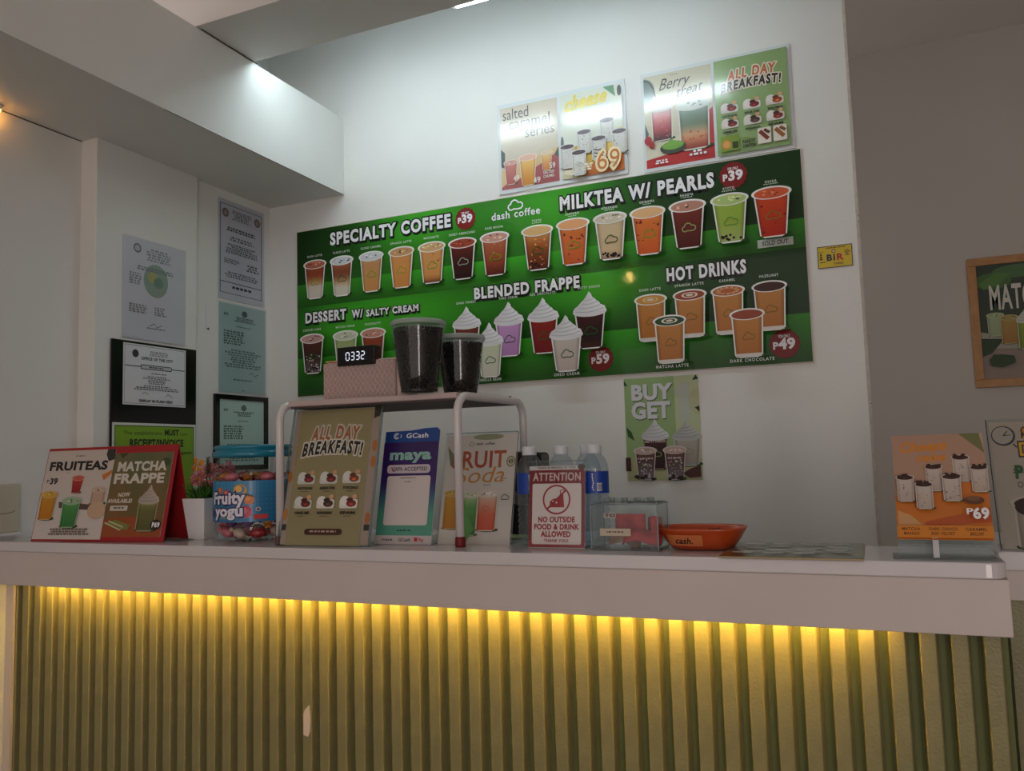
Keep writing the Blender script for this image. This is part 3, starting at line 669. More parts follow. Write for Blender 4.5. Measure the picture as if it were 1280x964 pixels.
def d2(a):
    a.line([(4, 6), (96, 6), (96, 144), (4, 144)], 1.6, (50, 54, 66), closed=True); a.line([(4, 127), (96, 127)], 1.2, (50, 54, 66))
    for cx in (15, 86): a.ell(cx, 19, 7, 7, (120, 104, 104)); a.ell(cx, 19, 4, 4, (170, 150, 140))
    a.words(28, 12, 74, 28, 5, (120, 124, 132)); a.words(14, 40, 86, 47, 2, (60, 62, 72), .8); a.words(12, 54, 90, 62, 2, (110, 114, 122)); a.words(12, 66, 90, 82, 5, (96, 100, 110)); a.words(12, 90, 46, 98, 3, (110, 112, 122), center=False); a.words(60, 92, 90, 104, 3, (90, 92, 102)); a.words(12, 110, 90, 120, 3, (110, 112, 120)); a.words(26, 132, 76, 136, 1, (50, 52, 62), .9)
doc('certificate', 'tall white certificate with a dark border and two seals, topmost in the corner', 2.563, 2.835, .688, 1.107, (204, 208, 214), d2)
def d3(a):
    a.ell(54, 12, 6, 5, (90, 110, 104)); a.text('BIR', 10, 14, 20, 18, (50, 70, 66)); a.words(30, 18, 80, 26, 3, (60, 84, 78)); a.words(34, 32, 70, 34, 1, (60, 84, 78)); a.words(10, 40, 60, 62, 6, (84, 108, 102), center=False); a.words(12, 68, 90, 96, 8, (100, 124, 118)); a.line([(64, 104), (70, 100), (74, 106), (84, 102)], .9, (30, 40, 50)); a.words(16, 112, 84, 115, 1, (84, 108, 102)); a.words(46, 128, 56, 130, 1, (84, 108, 102))
doc('certificate', 'plain mint green certificate under the tall bordered one', 2.567, 2.847, .300, .672, (170, 200, 192), d3)
# black framed mint sheet
t = thing('framed_certificate', 'mint green certificate in a black frame behind the candy jar', 'frame', (XL + .010, 2.539, Z(-.02)), R90)
fw, fh = .315, .31
fr = MB().box(0, -.004, 0, fw, .008, .02).box(0, -.004, fh - .02, fw, .008, fh).box(0, -.004, .0201, .024, .008, fh - .0201).box(fw - .024, -.004, .0201, fw, .008, fh - .0201)
fr.build('frame', M_BLACK, t); MB().box(.02, .002, .018, fw - .02, .007, fh - .018).build('mat_sheet', M_PAPER, t)
a = Art(fw - .048, fh - .04, 100, .00006); a.rect(0, 0, 100, a.uy, (170, 200, 192)); d3(a)
for o in a.build(t, M_PRINT): o.location = (.024, .0015, .02)
# black clip board with city paper and green receipt sign
t = thing('display_board', 'black glossy notice board on the left wall behind the red stand', 'board', (-2.40 + .010, 2.030, Z(-.16)), R90)
MB().box(0, 0, 0, .390, .009, .612).build('backing', M_BLACK, t, .003)
for nm, q in (('city_paper', 0), ('receipt_notice', 1)):
    if q == 0:
        w, h, xx, zz = .286, .219, .047, .384
        MB().box(xx, -.0016, zz, xx + w, -.0003, zz + h).build(nm, M_PAPER, t)
        a = Art(w, h, 100, .00006); H = a.uy; a.rect(0, 0, 100, H, (208, 210, 216)); a.line([(2, 2), (98, 2), (98, H - 2), (2, H - 2)], .7, GR, closed=True)
        a.ell(18, 12, 5, 5, (50, 50, 60)); a.words(40, 7, 70, 14, 3, (130, 132, 140)); a.text('OFFICE OF THE CITY', 27, 15.5, 78, 19, (40, 40, 48), wt=2)
        a.line([(2, 28), (98, 28)], 1.1, (30, 30, 36)); a.rrect(26, 25, 76, 31, 1.5, (30, 30, 36)); a.rrect(27, 26, 75, 30, 1, (182, 184, 194)); a.words(31, 27, 71, 29.5, 1, (60, 60, 66)); a.words(42, 35, 68, 37, 1, GR); a.words(30, 39, 74, 50, 5, (110, 112, 120)); a.words(16, 51, 88, 58, 3, (110, 112, 120)); a.line([(28, 62), (34, 60), (38, 63)], .8, GR); a.line([(66, 64), (70, 61), (78, 65)], .8, GR)
        a.text('DISPLAY IN PLAIN VIEW', 24, H - 7.2, 78, H - 4.2, (36, 36, 44), wt=2)
    else:
        w, h, xx, zz = .380, .310, .005, .010
        MB().box(xx, -.0016, zz, xx + w, -.0003, zz + h).build(nm, M_PAPER, t)
        a = Art(w, h, 100, .00006); H = a.uy; a.rect(0, 0, 100, H, (200, 206, 200)); a.rect(2.4, 2.4, 97.6, H - 2.4, (30, 44, 10)); a.rect(3.2, 3.2, 96.8, H - 3.2, (122, 164, 34)); K = (16, 26, 10)
        a.text('This establishment', 12, 7.5, 57, 11, K, wt=0); a.text('MUST', 60, 6, 78, 11, K, wt=2); a.text('issue', 80, 8, 89, 11, K, wt=0); a.text('RECEIPT/INVOICE', 19, 15.5, 84, 22, K, wt=2); a.text('for each service rendered/sale of goods', 5, 26.5, 95, 29.5, K, wt=1)
    for o in a.build(t, M_PRINTG if q else M_PRINT): o.location = (xx, -.0017, zz)
# pinned hooks on the recess wall
ho = thing('wall_hook', 'tiny dark wall hook on a white tab beside the mint certificate', 'hook', (XL + .001, 2.50, Z(.55)), R90)
MB().box(-.004, -.003, 0, .006, 0, .10).build('tab', M_WHITE, ho); MB().tube([(0, -.004, 0), (.004, -.010, -.004), (.008, -.004, .003)], .002, 6).build('hook', M_BLACKM, ho)

# framed matcha picture on the far wall
t = thing('framed_picture', 'wood-framed dark matcha picture hanging on the far grey wall', 'picture', (.430, YF - .022, Z(.243)))
fw, fh = .80, .570
fr = MB()
for (u0, v0, u1, v1) in ((0, 0, fw, .034), (0, fh - .034, fw, fh), (0, .0342, .034, fh - .0342), (fw - .034, .0342, fw, fh - .0342)): fr.box(u0, 0, v0, u1, .02, v1)
fr.build('frame', M_WOODF, t, .002); MB().box(.02, .008, .02, fw - .02, .018, fh - .02).build('backing', M_PAPER, t)
a = Art(fw - .068, fh - .068, 100, .0003); H = a.uy
a.rect(0, 0, 100, H, (46, 58, 46)); a.poly([(0, H * .62), (100, H * .7), (100, H), (0, H)], (136, 122, 112))
for (cx, cy, rx, ry, c) in ((8, 10, 10, 5, (64, 100, 50)), (22, 5, 14, 4, (70, 104, 60)), (34, 14, 9, 4, (60, 88, 52)), (60, 6, 14, 6, (54, 84, 48)), (85, 12, 13, 7, (60, 90, 50)), (12, 22, 10, 5, (40, 58, 46))): a.ell(cx, cy, rx, ry, c)
a.poly([(1, 11), (10, 5), (18, 6), (12, 12), (3, 15)], (76, 116, 54))
a.text('MATCHA', 5.5, 13, 40, 27, (196, 196, 184), wt=1)
a.poly([(0, 40), (12, 44), (30, 43), (100, 50), (100, 56), (30, 52), (0, 50)], (150, 146, 132)); a.poly([(0, 44), (12, 45), (5, 53), (0, 55)], (36, 56, 30))
a.cup(8, 29, 43, 9.5, [(0, (150, 166, 130)), (1, (140, 156, 120))], (150, 166, 120), rim=(172, 178, 152), taper=.8)
a.cup(15, 31, 48, 10, [(0, (160, 134, 66)), (1, (150, 104, 44))], (150, 140, 80), rim=(176, 160, 110), taper=.85); a.cup(24, 26, 52, 12, [(0, (130, 146, 44)), (1, (110, 126, 40))], (120, 140, 60), rim=(176, 180, 156), cream=(200, 204, 190), taper=.82)
a.cup(40, 30, 54, 12, [(0, (110, 132, 60)), (1, (90, 110, 44))], (140, 160, 100), rim=(172, 178, 152), taper=.82)
a.poly([(3.5, 57), (5.5, 54), (11, 54.5), (16, 55.5), (16.5, 59.5), (10, 62), (4, 61)], (36, 60, 26))
for o in a.build(t, M_PRINT): o.location = (.034, .007, .034)

# ------------------------------------------------------------------ things on the counter
def lean(name, label, cat, x, y, z, yaw, tilt, group=None):
    """sign whose front lower-left corner is at x,y,z and that leans back by tilt degrees"""
    return thing(name, label, cat, (x, y, z), (math.radians(-tilt), 0, math.radians(yaw)), group)
# red A-frame stand
rs = thing('tabletop_display', 'red A-frame tabletop stand holding the fruit tea and matcha sheets', 'stand', (-2.329, 1.70, TOP), (0, 0, math.radians(4.5)))
Wr, Hr, tl = .493, .281, math.radians(12.5)
fp = empty('front_panel', (0, 0, .001), (-tl, 0, 0), rs)
fpm = MB().box(0, 0, 0, Wr, .003, Hr); m_ = fpm.build('front_board', M_RED, rs, .0006); m_.rotation_euler = (-tl, 0, 0); m_.location = (0, 0, .001)
bpy.data.objects.remove(fp)
yt = Hr * math.sin(tl)
m_ = MB().box(0, -.003, 0, Wr, 0, Hr).build('rear_board', M_RED, rs, .0006); m_.rotation_euler = (tl * .88, 0, 0); m_.location = (0, yt + Hr * math.sin(tl * .88) + .003, .001)
m_ = MB().box(.49, .01, 0, .53, .13, .004).build('base_plate', M_ACRE, rs)
def on_front(xx, zz, w, h, art, name, m=M_PRINT):
    e = MB().box(0, -.0012, 0, w, -.0002, h).build(name, M_PAPER, rs); e.rotation_euler = (-tl, 0, 0)
    off = Matrix.Rotation(-tl, 3, 'X') @ Vector((xx, 0, zz)); e.location = Vector((0, 0, .001)) + off
    for o in art.build(e, m): o.location = (0, -.0013, 0)
w, h = .262, .268
a = Art(w, h, 100, .00006); H = a.uy
a.rect(0, 0, 100, H, (196, 182, 172), (206, 196, 190)); a.poly([(88, 0), (100, 0), (100, 12), (92, 14), (87, 6)], (50, 48, 44)); a.words(36, 6, 62, 8, 1, (120, 110, 100))
a.text('FRUITEAS', 5, 13.5, 92, 23, (28, 22, 22), wt=2); a.text('P', 5, 34, 9, 38, (30, 26, 24)); a.text('39', 10, 32.5, 22, 39, (30, 26, 24), wt=2)
a.cup(52, 29, 50, 20, [(0, (186, 60, 40)), (1, (140, 18, 34))], (196, 90, 70), rim=(186, 170, 160)); a.poly([(86, 30), (100, 24), (100, 28), (90, 36)], (200, 120, 50))
a.poly([(30, 60), (88, 64), (86, 70), (32, 67)], (90, 70, 64)); a.cup(86, 43, 63, 22, [(0, (190, 160, 140)), (1, (190, 156, 134))], (196, 166, 146), rim=(190, 174, 160), taper=.9); a.ell(88, 70, 13, 10, (198, 164, 136))
a.cup(14, 47, 80, 26, [(0, (196, 140, 34)), (1, (190, 116, 20))], (206, 160, 60), rim=(200, 170, 120), taper=.75); a.cup(50, 54, 89, 29, [(0, (110, 160, 100)), (.3, (70, 140, 70)), (1, (50, 116, 54))], (150, 176, 140), rim=(160, 180, 156), taper=.75)
a.words(24, H - 12, 84, H - 4, 3, (110, 100, 94)); a.words(32, 26.5, 40, 27.5, 1, (140, 120, 110))
on_front(.004, .006, w, h, a, 'fruit_tea_sheet')
w, h = .214, .246
a = Art(w, h, 100, .00006); H = a.uy
grid(a, 0, 0, 100, H, 6, 8, lambda u, v: (96 + 26 * (v / H) + 10 * math.sin(u * .1), 98 - 12 * (v / H), 66 - 26 * (v / H)))
a.poly([(0, H * .80), (46, H * .76), (100, H * .83), (100, H), (0, H)], (150, 74, 34)); a.poly([(8, 0), (24, 0), (14, 8)], (60, 70, 40)); a.ell(90, 14, 8, 6, (60, 76, 44))
a.text('MATCHA', 8, 13, 92, 25, (206, 200, 188), wt=2); a.text('FRAPPE', 5, 29.5, 92, 42, (206, 200, 188), wt=2)
a.text('NOW', 18, 56, 38, 61, (206, 198, 182), wt=2, rise=1); a.text('AVAILABLE!', 2, 64, 44, 69, (206, 198, 182), wt=2); a.rrect(8, 73, 38, 80, 1, (200, 192, 180)); a.words(11, 75, 35, 78, 1, (90, 80, 60))
a.cup(72, 45, 107, 36, [(0, (150, 146, 100)), (.3, (104, 104, 52)), (1, (86, 84, 44))], WH, cream=(186, 172, 160), rim=(160, 150, 120), taper=.82); a.ell(90, 99, 9, 7, (40, 28, 22)); a.text('P69', 84, 96, 97, 102, WH, wt=2)
a.poly([(2, 98), (22, 92), (48, 100), (44, 106), (30, 104)], (120, 124, 60)); a.line([(4, 96), (32, 106), (36, 102), (10, 94)], 2, (190, 184, 140))
on_front(.266, .014, w, h, a, 'matcha_sheet')

# artificial plant in white pot
pl = thing('potted_plant', 'artificial pink-flowered plant in a square white pot beside the candy jar', 'plant', (-1.797, 1.85, TOP))
pm = MB(); s0, s1, hh = .029, .042, .118
pm.add([(-s0, -s0, 0), (s0, -s0, 0), (s0, s0, 0), (-s0, s0, 0), (-s1, -s1, hh), (s1, -s1, hh), (s1, s1, hh), (-s1, s1, hh), (-s1 + .004, -s1 + .004, hh), (s1 - .004, -s1 + .004, hh), (s1 - .004, s1 - .004, hh), (-s1 + .004, s1 - .004, hh), (-s1 + .006, -s1 + .006, hh - .012), (s1 - .006, -s1 + .006, hh - .012), (s1 - .006, s1 - .006, hh - .012), (-s1 + .006, s1 - .006, hh - .012)],
       [(3, 2, 1, 0)] + [(i, (i + 1) % 4, 4 + (i + 1) % 4, 4 + i) for i in range(4)] + [(4 + i, 4 + (i + 1) % 4, 8 + (i + 1) % 4, 8 + i) for i in range(4)] + [(8 + i, 8 + (i + 1) % 4, 12 + (i + 1) % 4, 12 + i) for i in range(4)] + [(12, 13, 14, 15)])
pm.build('pot', M_WHITE, pl, .0015)
random.seed(11)
M_LEAF = mat('plastic_leaf', (54, 96, 34), .4, noise=.3, nscale=60); M_LEAF2 = mat('dark_plastic_leaf', (34, 60, 34), .5, noise=.2)
lf = MB()
for i in range(150):
    a0 = random.uniform(0, 6.28); L = random.uniform(.035, .065); out = random.uniform(.3, 1.1); b = Vector((random.uniform(-.03, .03), random.uniform(-.03, .03), hh - .01 + random.uniform(0, .012)))
    d = Vector((math.cos(a0) * out, math.sin(a0) * out, 1)).normalized(); s_ = d.cross(Vector((0, 0, 1))).normalized() * .0032; mid = b + d * L * .55; tip = b + d * L + Vector((0, 0, -.008 * out)); nn = s_.cross(d).normalized() * .0012
    lf.add([b - s_ * .6, b + s_ * .6, mid + s_ + nn, tip, mid - s_ + nn, mid - nn], [(0, 1, 2, 5), (0, 5, 4), (5, 2, 3), (4, 5, 3)])
tag(lf.build('grass_blades', M_LEAF, pl, weld=False), kind='stuff')
M_PINK = mat('pink_petal', (196, 116, 122), .6, noise=.15, nscale=90)
for (fx_, fy_, fz_, r) in ((-.020, .0, .172, .023), (.004, .02, .152, .019), (.014, .03, .190, .022), (.032, .056, .166, .025), (.034, .058, .202, .020), (-.006, .03, .200, .018)):
    st = MB().tube([(fx_ * .3, fy_ * .3, hh - .01), (fx_ * .8, fy_, fz_ - r)], .0016, 6); fl = MB()
    for i in range(46):
        u = random.uniform(-1, 1); a0 = random.uniform(0, 6.28); q = math.sqrt(1 - u * u); d = Vector((q * math.cos(a0), q * math.sin(a0), u)); c = Vector((fx_, fy_, fz_)) + d * r * .8
        e_ = d.to_track_quat('Z', 'Y').to_euler(); fl.ball(c, (.0042, .0022, .0085), 6, 4, rot=e_)
    f_ = fl.build('flower', M_PINK, pl); st.build('stem', M_LEAF2, f_)
sg = MB()
for i in range(40):
    t_ = i / 40; a0 = i * 2.4; c = Vector((.012 + .004 * math.cos(a0), .004, .185 + .05 * t_)); d = Vector((math.cos(a0) * .8, math.sin(a0) * .8, .7)).normalized(); s_ = d.cross(Vector((0, 0, 1))).normalized() * .002; L = .02 * (1 - .5 * t_)
    sg.add([c - s_, c + s_, c + d * L, c - Vector((0, 0, .001))], [(0, 1, 2), (0, 3, 2), (1, 3, 2)])
sg.tube([(.006, 0, hh - .01), (.012, .004, .235)], .0015, 5); sg.build('sprig', M_LEAF2, pl, weld=False)
yf = MB()
for (c, sc_) in (((-.062, .036, .212), 1.15), ((-.052, .038, .176), 1.0)):
    for i in range(4):
        a0 = i * 1.57 + .5; d = Vector((math.cos(a0), .15, math.sin(a0))); s_ = Vector((-math.sin(a0), 0, math.cos(a0))) * .010 * sc_; c_ = Vector(c); L = .026 * sc_
        yf.add([c_, c_ + d * L * .6 + s_, c_ + d * L, c_ + d * L * .6 - s_, c_ + d * L * .5 + Vector((0, -.004, 0))], [(0, 1, 4), (1, 2, 4), (2, 3, 4), (3, 0, 4)])
yf.tube([(-.01, .01, hh - .01), (-.04, .036, .16), (-.060, .038, .21)], .0018, 5)
tag(yf.build('yellow_flower', mat('yellow_petal', (206, 140, 40), .6), pl, weld=False), 'golden yellow flower stem')

# candy jar
JX, JY, JR = -1.632, 1.872, .1115
jr = thing('candy_jar', 'clear round candy jar with turquoise lid and blue fruity label', 'jar', (JX, JY, TOP))
prof = [(.085, .001), (.1, .004), (.108, .014), (JR, .03), (JR, .05), (.1095, .053), (.1095, .168), (JR, .171), (JR, .196), (.106, .212), (.098, .224), (.096, .234)]
jb = MB().lathe(prof, n=48, cap=False); jb.f.append(list(range(48))[::-1]); jb.sm.append(False)
jb.build('body', M_ACR, jr)
M_TEAL = mat('turquoise_lid', (20, 120, 146), .3, coat=.4)
MB().lathe([(.0, .266), (.104, .266), (.108, .262), (.109, .257), (.104, .254), (.104, .250), (.112, .247), (.1125, .236), (.109, .232), (.0985, .232), (.0985, .258), (0, .258)], n=56, cap=False, wob=lambda a, z: 1 + (.004 if z < .25 and int(a * 28 / math.pi) % 2 else 0)).build('lid', M_TEAL, jr)
LW, LH = .36, .112
bend = lambda x, y, z: ((.1105 - y) * math.sin((x - LW / 2) / .1105 + .12), -(.1105 - y) * math.cos((x - LW / 2) / .1105 + .12), z + .055)
lm = MB(); n_ = 40; Vv = []
for i in range(n_ + 1):
    for zz in (0, LH):
        Vv.append(bend(LW * i / n_, .0, zz))
lm.add(Vv, [(2 * i, 2 * i + 2, 2 * i + 3, 2 * i + 1) for i in range(n_)], True); lb_ = lm.build('label_band', mat('label_blue', (40, 120, 168), .4), jr)
a = Art(LW, LH, 360, .00008, bend=bend); H = a.uy
a.rect(0, 0, 360, H, (56, 132, 176), (44, 112, 160), n=40)
for i in range(30):
    for j in range(9): a.n = 3; a.rect(4 + i * 12, 3 + j * 12, 8 + i * 12, 7 + j * 12, (62, 142, 184))
a.n = 4
OF = 34
def fr_(cx, cy, r, c, c2): a.ell(cx + OF, cy, r, r * .9, c, 16); a.ell(cx + OF - r * .2, cy - r * .2, r * .5, r * .45, c2, 12)
fr_(112, 26, 10, (206, 90, 30), (226, 130, 50)); fr_(136, 34, 11, (196, 40, 40), (230, 120, 110)); fr_(176, 26, 19, (214, 150, 40), (232, 180, 80)); fr_(200, 52, 14, (214, 110, 20), (230, 150, 40)); fr_(190, 84, 18, (206, 60, 80), (226, 110, 110)); fr_(166, 88, 10, (196, 44, 70), (226, 190, 200))
a.poly([(OF + 186, 36), (OF + 204, 38), (OF + 216, 44), (OF + 200, 42)], (30, 90, 50))
for (t, x0_, y0_, x1_, y1_) in (('Fruity', 80, 32, 188, 62), ('yogu', 92, 68, 186, 96)): a.outl(t, x0_ + OF, y0_, x1_ + OF, y1_, (226, 222, 236), (40, 40, 90), oc2=(40, 40, 90), rise=2)
for (t, x0_, y0_, x1_, y1_) in (('Fruity', 80, 32, 188, 62), ('yogu', 92, 68, 186, 96)): a.text(t, x0_ + OF, y0_, x1_ + OF, y1_, (226, 222, 236), wt=2, rise=2)
a.words(108 + OF, 99, 146 + OF, 104, 1, (150, 160, 120)); a.rect(96 + OF, 107, 160 + OF, 108, (30, 60, 90))
a.ell(224 + OF, 78, 7, 6, (190, 190, 206)); a.ell(224 + OF, 78, 4, 4, (120, 60, 60)); a.rrect(212 + OF, 92, 250 + OF, 105, 3, (206, 70, 70)); a.ell(76 + OF, 88, 8, 10, (90, 50, 130))
a.build(jr, M_PRINTG)
cols = (('pink', (206, 110, 120)), ('purple', (96, 50, 110)), ('red', (170, 40, 44)), ('orange', (206, 130, 44)), ('cream', (206, 180, 160)))
random.seed(5)
def candy(i, x, y, z, ci, lay):
    nm, c = cols[ci]; m = mat('candy_' + nm, c, .25, coat=.6)
    R_ = Euler((random.uniform(-.5, .5), random.uniform(-.5, .5), random.uniform(0, 3.1)))
    t = thing('candy', nm + (' wrapped candy at the bottom of the clear jar, below its label' if lay == 0 else ' wrapped candy on top of the pile in the clear jar' if lay == 5 else ' wrapped candy halfway up the clear jar, behind its label'), 'candy', (x, y, z), R_, 'wrapped candies in the clear jar')
    MB().ball((0, 0, 0), (.021, .015, .0135), 12, 8).build('sweet', m, t)
    for s_ in (-1, 1):
        tw = MB(); v = [(s_ * .018, 0, 0)] + [(s_ * .031, .011 * math.cos(k * 1.05), .008 * math.sin(k * 1.05) * (1 if k % 2 else .5)) for k in range(6)]
        tw.add(v, [(0, 1 + k, 1 + (k + 1) % 6) for k in range(6)])
        tw.build('wrapper_end', m, t, weld=False)
ni = 0
for lay in range(6):
    zz = TOP + .022 + lay * .031
    ring = ((.074, 9), (.030, 4)) if lay in (0, 5) else ((.076, 9),)
    if lay in (2, 3): ring = ((.074, 7), )
    for (rr, nn) in ring:
        for k in range(nn):
            a0 = 6.283 * k / nn + lay * .35
            if lay == 5 and rr > .05 and k % 3 == 2: continue
            candy(ni, JX + rr * math.cos(a0), JY + rr * math.sin(a0), zz + random.uniform(-.002, .002), random.choice((0, 0, 1, 2, 3, 4) if lay < 4 else (3, 3, 2, 4, 0)), lay); ni += 1
# box behind the jar
bb = thing('carton', 'small mauve carton standing behind the candy jar', 'box', (-1.58, 2.06, TOP))
MB().box(0, 0, 0, .09, .07, .17).build('body', mat('mauve_card', (140, 112, 116), .6), bb, .003); MB().box(-.002, -.002, .1702, .092, .072, .195).build('lid', M_WHITE, bb, .008, 3)

# white tube rack
rk = thing('counter_rack', 'white tube-legged riser shelf with red rubber feet on the counter', 'shelf', (0, 0, TOP))
zt = .376 - .0105; RT = .0105
def arch(x0, y0, x1, y1, nm):
    R_ = .045; p0 = Vector((x0, y0, .012)); d = Vector((x1 - x0, y1 - y0, 0)); L = d.length; d.normalize(); pts = [p0]
    for k in range(7):
        t_ = math.pi / 2 * k / 6; pts.append(Vector((x0, y0, 0)) + d * (R_ - R_ * math.cos(t_)) + Vector((0, 0, zt - R_ + R_ * math.sin(t_))))
    for k in range(7):
        t_ = math.pi / 2 * k / 6; pts.append(Vector((x0, y0, 0)) + d * (L - R_ + R_ * math.sin(t_)) + Vector((0, 0, zt - R_ + R_ * math.cos(t_))))
    pts.append(Vector((x1, y1, .012))); MB().tube(pts, RT, 14).build(nm, M_STEEL, rk)
    for (xx, yy) in ((x0, y0), (x1, y1)): tag(MB().lathe([(RT + .002, 0), (RT + .0025, .004), (RT + .002, .022), (RT, .024)], (xx, yy, 0), 16).build('foot', M_REDR, rk), 'dark red rubber foot')
FL, FR = (-1.425, 1.735), (-.918, 1.772)
BLk, BRk = (-1.445, 2.12), (-.905, 2.15)
arch(FL[0], FL[1], BLk[0], BLk[1], 'side_frame'); arch(FR[0], FR[1], BRk[0], BRk[1], 'side_frame')
MB().prism([(FL[0] + .014, FL[1] + .028), (FR[0] - .014, FR[1] + .028), (BRk[0] - .014, BRk[1] - .024), (BLk[0] + .014, BLk[1] - .024)], zt - .0095, zt - .0062).build('shade_panel', mat('shelf_shade_brown', (84, 70, 66), .6), rk)  # added panel, its dark colour paints the shade beneath the shelf board
sh = MB().prism([(FL[0] + .012, FL[1] + .02), (FR[0] - .012, FR[1] + .02), (BRk[0] - .012, BRk[1] - .02), (BLk[0] + .012, BLk[1] - .02)], zt - .006, zt + .009)
sh.build('shelf_board', mat('grey_pink_board', (190, 170, 166), .4), rk, .003)
for (xx, yy) in ((-.918 + .004, 1.84), (-.912, 2.08)): MB().lathe([(.0035, 0), (.0035, .004)], (xx, yy, zt + RT - .001), 10).build('screw', M_BLACKM, rk)
SH = TOP + zt + .009
# clock speaker
ck = thing('clock_speaker', 'dusty pink clock speaker with lattice grille and digital display on the rack', 'speaker', (-1.380, 1.86, SH), (0, 0, math.radians(0)))
M_DP = mat('dusty_pink_plastic', (206, 184, 178), .5)
MB().box(0, .012, 0, .262, .075, .112).build('body', M_DP, ck, .008, 3)
gr = MB()
W_, H_ = .232, .108
gr.box(.0, .004, .0, W_, .0125, H_); gr.build('grille_plate', mat('grille_back', (176, 152, 146), .6), ck, .002)
lt = MB()
ncol = 14
for i in range(ncol + 1):
    for s_ in (1, -1):
        pts = []
        for k in range(41):
            z_ = .004 + (H_ - .008) * k / 40; pts.append((.010 + i * (W_ - .020) / ncol + s_ * .0064 * math.sin(k * math.pi / 8), .0034 - .0006 * s_, z_))
        lt.tube(pts, .0012, 4)
tag(lt.build('grille_lattice', mat('lattice_pink', (208, 186, 178), .5), ck, weld=False))
MB().box(.052, -.004, .096, .172, .03, .148).build('display_housing', mat('display_black', (6, 6, 8), .12), ck, .002)
a = Art(.12, .052, 120, .0002)
def seg7(x, y, w, h, d):
    S = {'0': 'abcdef', '3': 'abgcd', '2': 'abged'}[d]; q = {'a': ((x, y), (x + w, y)), 'b': ((x + w, y), (x + w, y + h / 2)), 'c': ((x + w, y + h / 2), (x + w, y + h)), 'd': ((x, y + h), (x + w, y + h)), 'e': ((x, y + h / 2), (x, y + h)), 'f': ((x, y), (x, y + h / 2)), 'g': ((x, y + h / 2), (x + w, y + h / 2))}
    for k in S:
        (ax, ay), (bx_, by_) = q[k]; dx, dy = (bx_ - ax) * .12, (by_ - ay) * .12; a.line([(ax + dx, ay + dy), (bx_ - dx, by_ - dy)], 2.3, (255, 255, 255))
for i, d in enumerate('0332'): seg7(30 + i * 17, 16, 10, 21, d)
for o in a.build(ck, mat('digit_glow', (235, 240, 255), .5, emit=(225, 235, 255), estr=.75)): o.location = (.052, -.0042, .096); o.name = 'digits'
MB().box(.0, .013, .1122, .035, .065, .116).build('pad', mat('amber_pad', (200, 150, 90), .5), ck, .001)
a = Art(.232, .108, 232, .0002); a.text('SOUND', 104, 84, 128, 88, (150, 124, 120), wt=1); 
# pearl cups
def pearl_cup(x, y, rt, rb_, h, label):
    t = thing('pearl_cup', label, 'cup', (x, y, SH + .0022), group='cups of black pearls on the rack')
    MB().lathe([(0, .001), (rb_, .001), (rb_ + .0005, .004), (rb_ * .96, .007), (rb_ * 1.0, .010), (rb_ + (rt - rb_) * .32, h * .3), (rb_ + (rt - rb_) * .325, h * .31), (rb_ + (rt - rb_) * .9, h * .9), (rt - .001, h - .004), (rt, h - .002)], n=40, cap=False).build('cup_wall', M_CUP, t)
    R_ = lambda z: rb_ + (rt - rb_) * z / h - .005
    MB().lathe([(0, .004), (R_(.004) - .003, .004), (R_(h - .02) - .003, h - .022), (0, h - .018)], n=28, cap=False).build('pearl_core', mat('pearl_dark', (26, 18, 18), .5), t)
    b = MB(); random.seed(int(h * 1000)); z = .008; row = 0; n = 0
    while z < h - .012:
        rr = R_(z); m_ = int(6.283 * rr / .0078)
        for k in range(m_):
            if rr <= 0: break
            a0 = (k + .5 * (row % 2) + random.uniform(-.15, .15)) * 6.283 / m_
            if math.sin(a0) > .35: continue
            b.ball((rr * math.cos(a0), rr * math.sin(a0), z + random.uniform(-.001, .001)), .0040, 6, 4); n += 1
        z += .0066; row += 1
    for k in range(60):
        a0 = random.uniform(0, 6.283); q = R_(h - .015) * math.sqrt(random.random()); b.ball((q * math.cos(a0), q * math.sin(a0), h - .016), .004, 6, 4)
    tag(b.build('pearls', mat('tapioca_black', (26, 18, 18), .18), t, weld=False), kind='stuff')
    MB().lathe([(0, h + .004), (rt - .006, h + .004), (rt - .004, h + .008), (rt + .001, h + .009), (rt + .0035, h + .005), (rt + .0035, h - .003), (rt + .001, h - .004), (rt + .0005, h)], n=44, cap=False).build('lid', clear('lid_plastic', (226, 232, 230), .15, 1.45, .45, (206, 214, 212)), t)
pearl_cup(-1.037, 1.797, .0675, .047, .174, 'taller plastic cup of black pearls on the rack, nearer the clock')
pearl_cup(-.986, 1.925, .0645, .045, .148, 'shorter plastic cup of black pearls at the rack end')

# all day breakfast stand
t = lean('menu_stand', 'clear stand with the beige all day breakfast sheet at the rack', 'stand', -1.412, 1.712, TOP + .001, 3, 13)
MB().box(-.006, 0, 0, .262, .002, .372).build('front_pane', M_ACR, t)
MB().box(-.006, .0062, 0, .262, .0082, .372).build('rear_pane', M_ACR, t)
ed = MB().box(.2622, 0, 0, .2640, .0085, .372).box(-.008, 0, 0, -.0062, .0085, .372).box(-.006, 0, .3722, .262, .0085, .374); ed.build('pane_edges', M_ACRE, t)
MB().box(.0, .0045, .004, .258, .0058, .360).build('rear_sheet', mat('peach_sheet', (186, 160, 146), .6), t)
MB().box(.016, .0028, .002, .236, .0040, .358).build('front_sheet', M_PAPER, t)
a = Art(.258, .356, 100, .00006)
for (x, y, c) in ((2, 70, (206, 130, 60)), (2, 108, (206, 130, 60)), (97, 40, (206, 120, 50)), (97, 56, (206, 120, 50)), (97, 112, (196, 110, 60))): a.ell(x, y, 3, 6, c, 10)
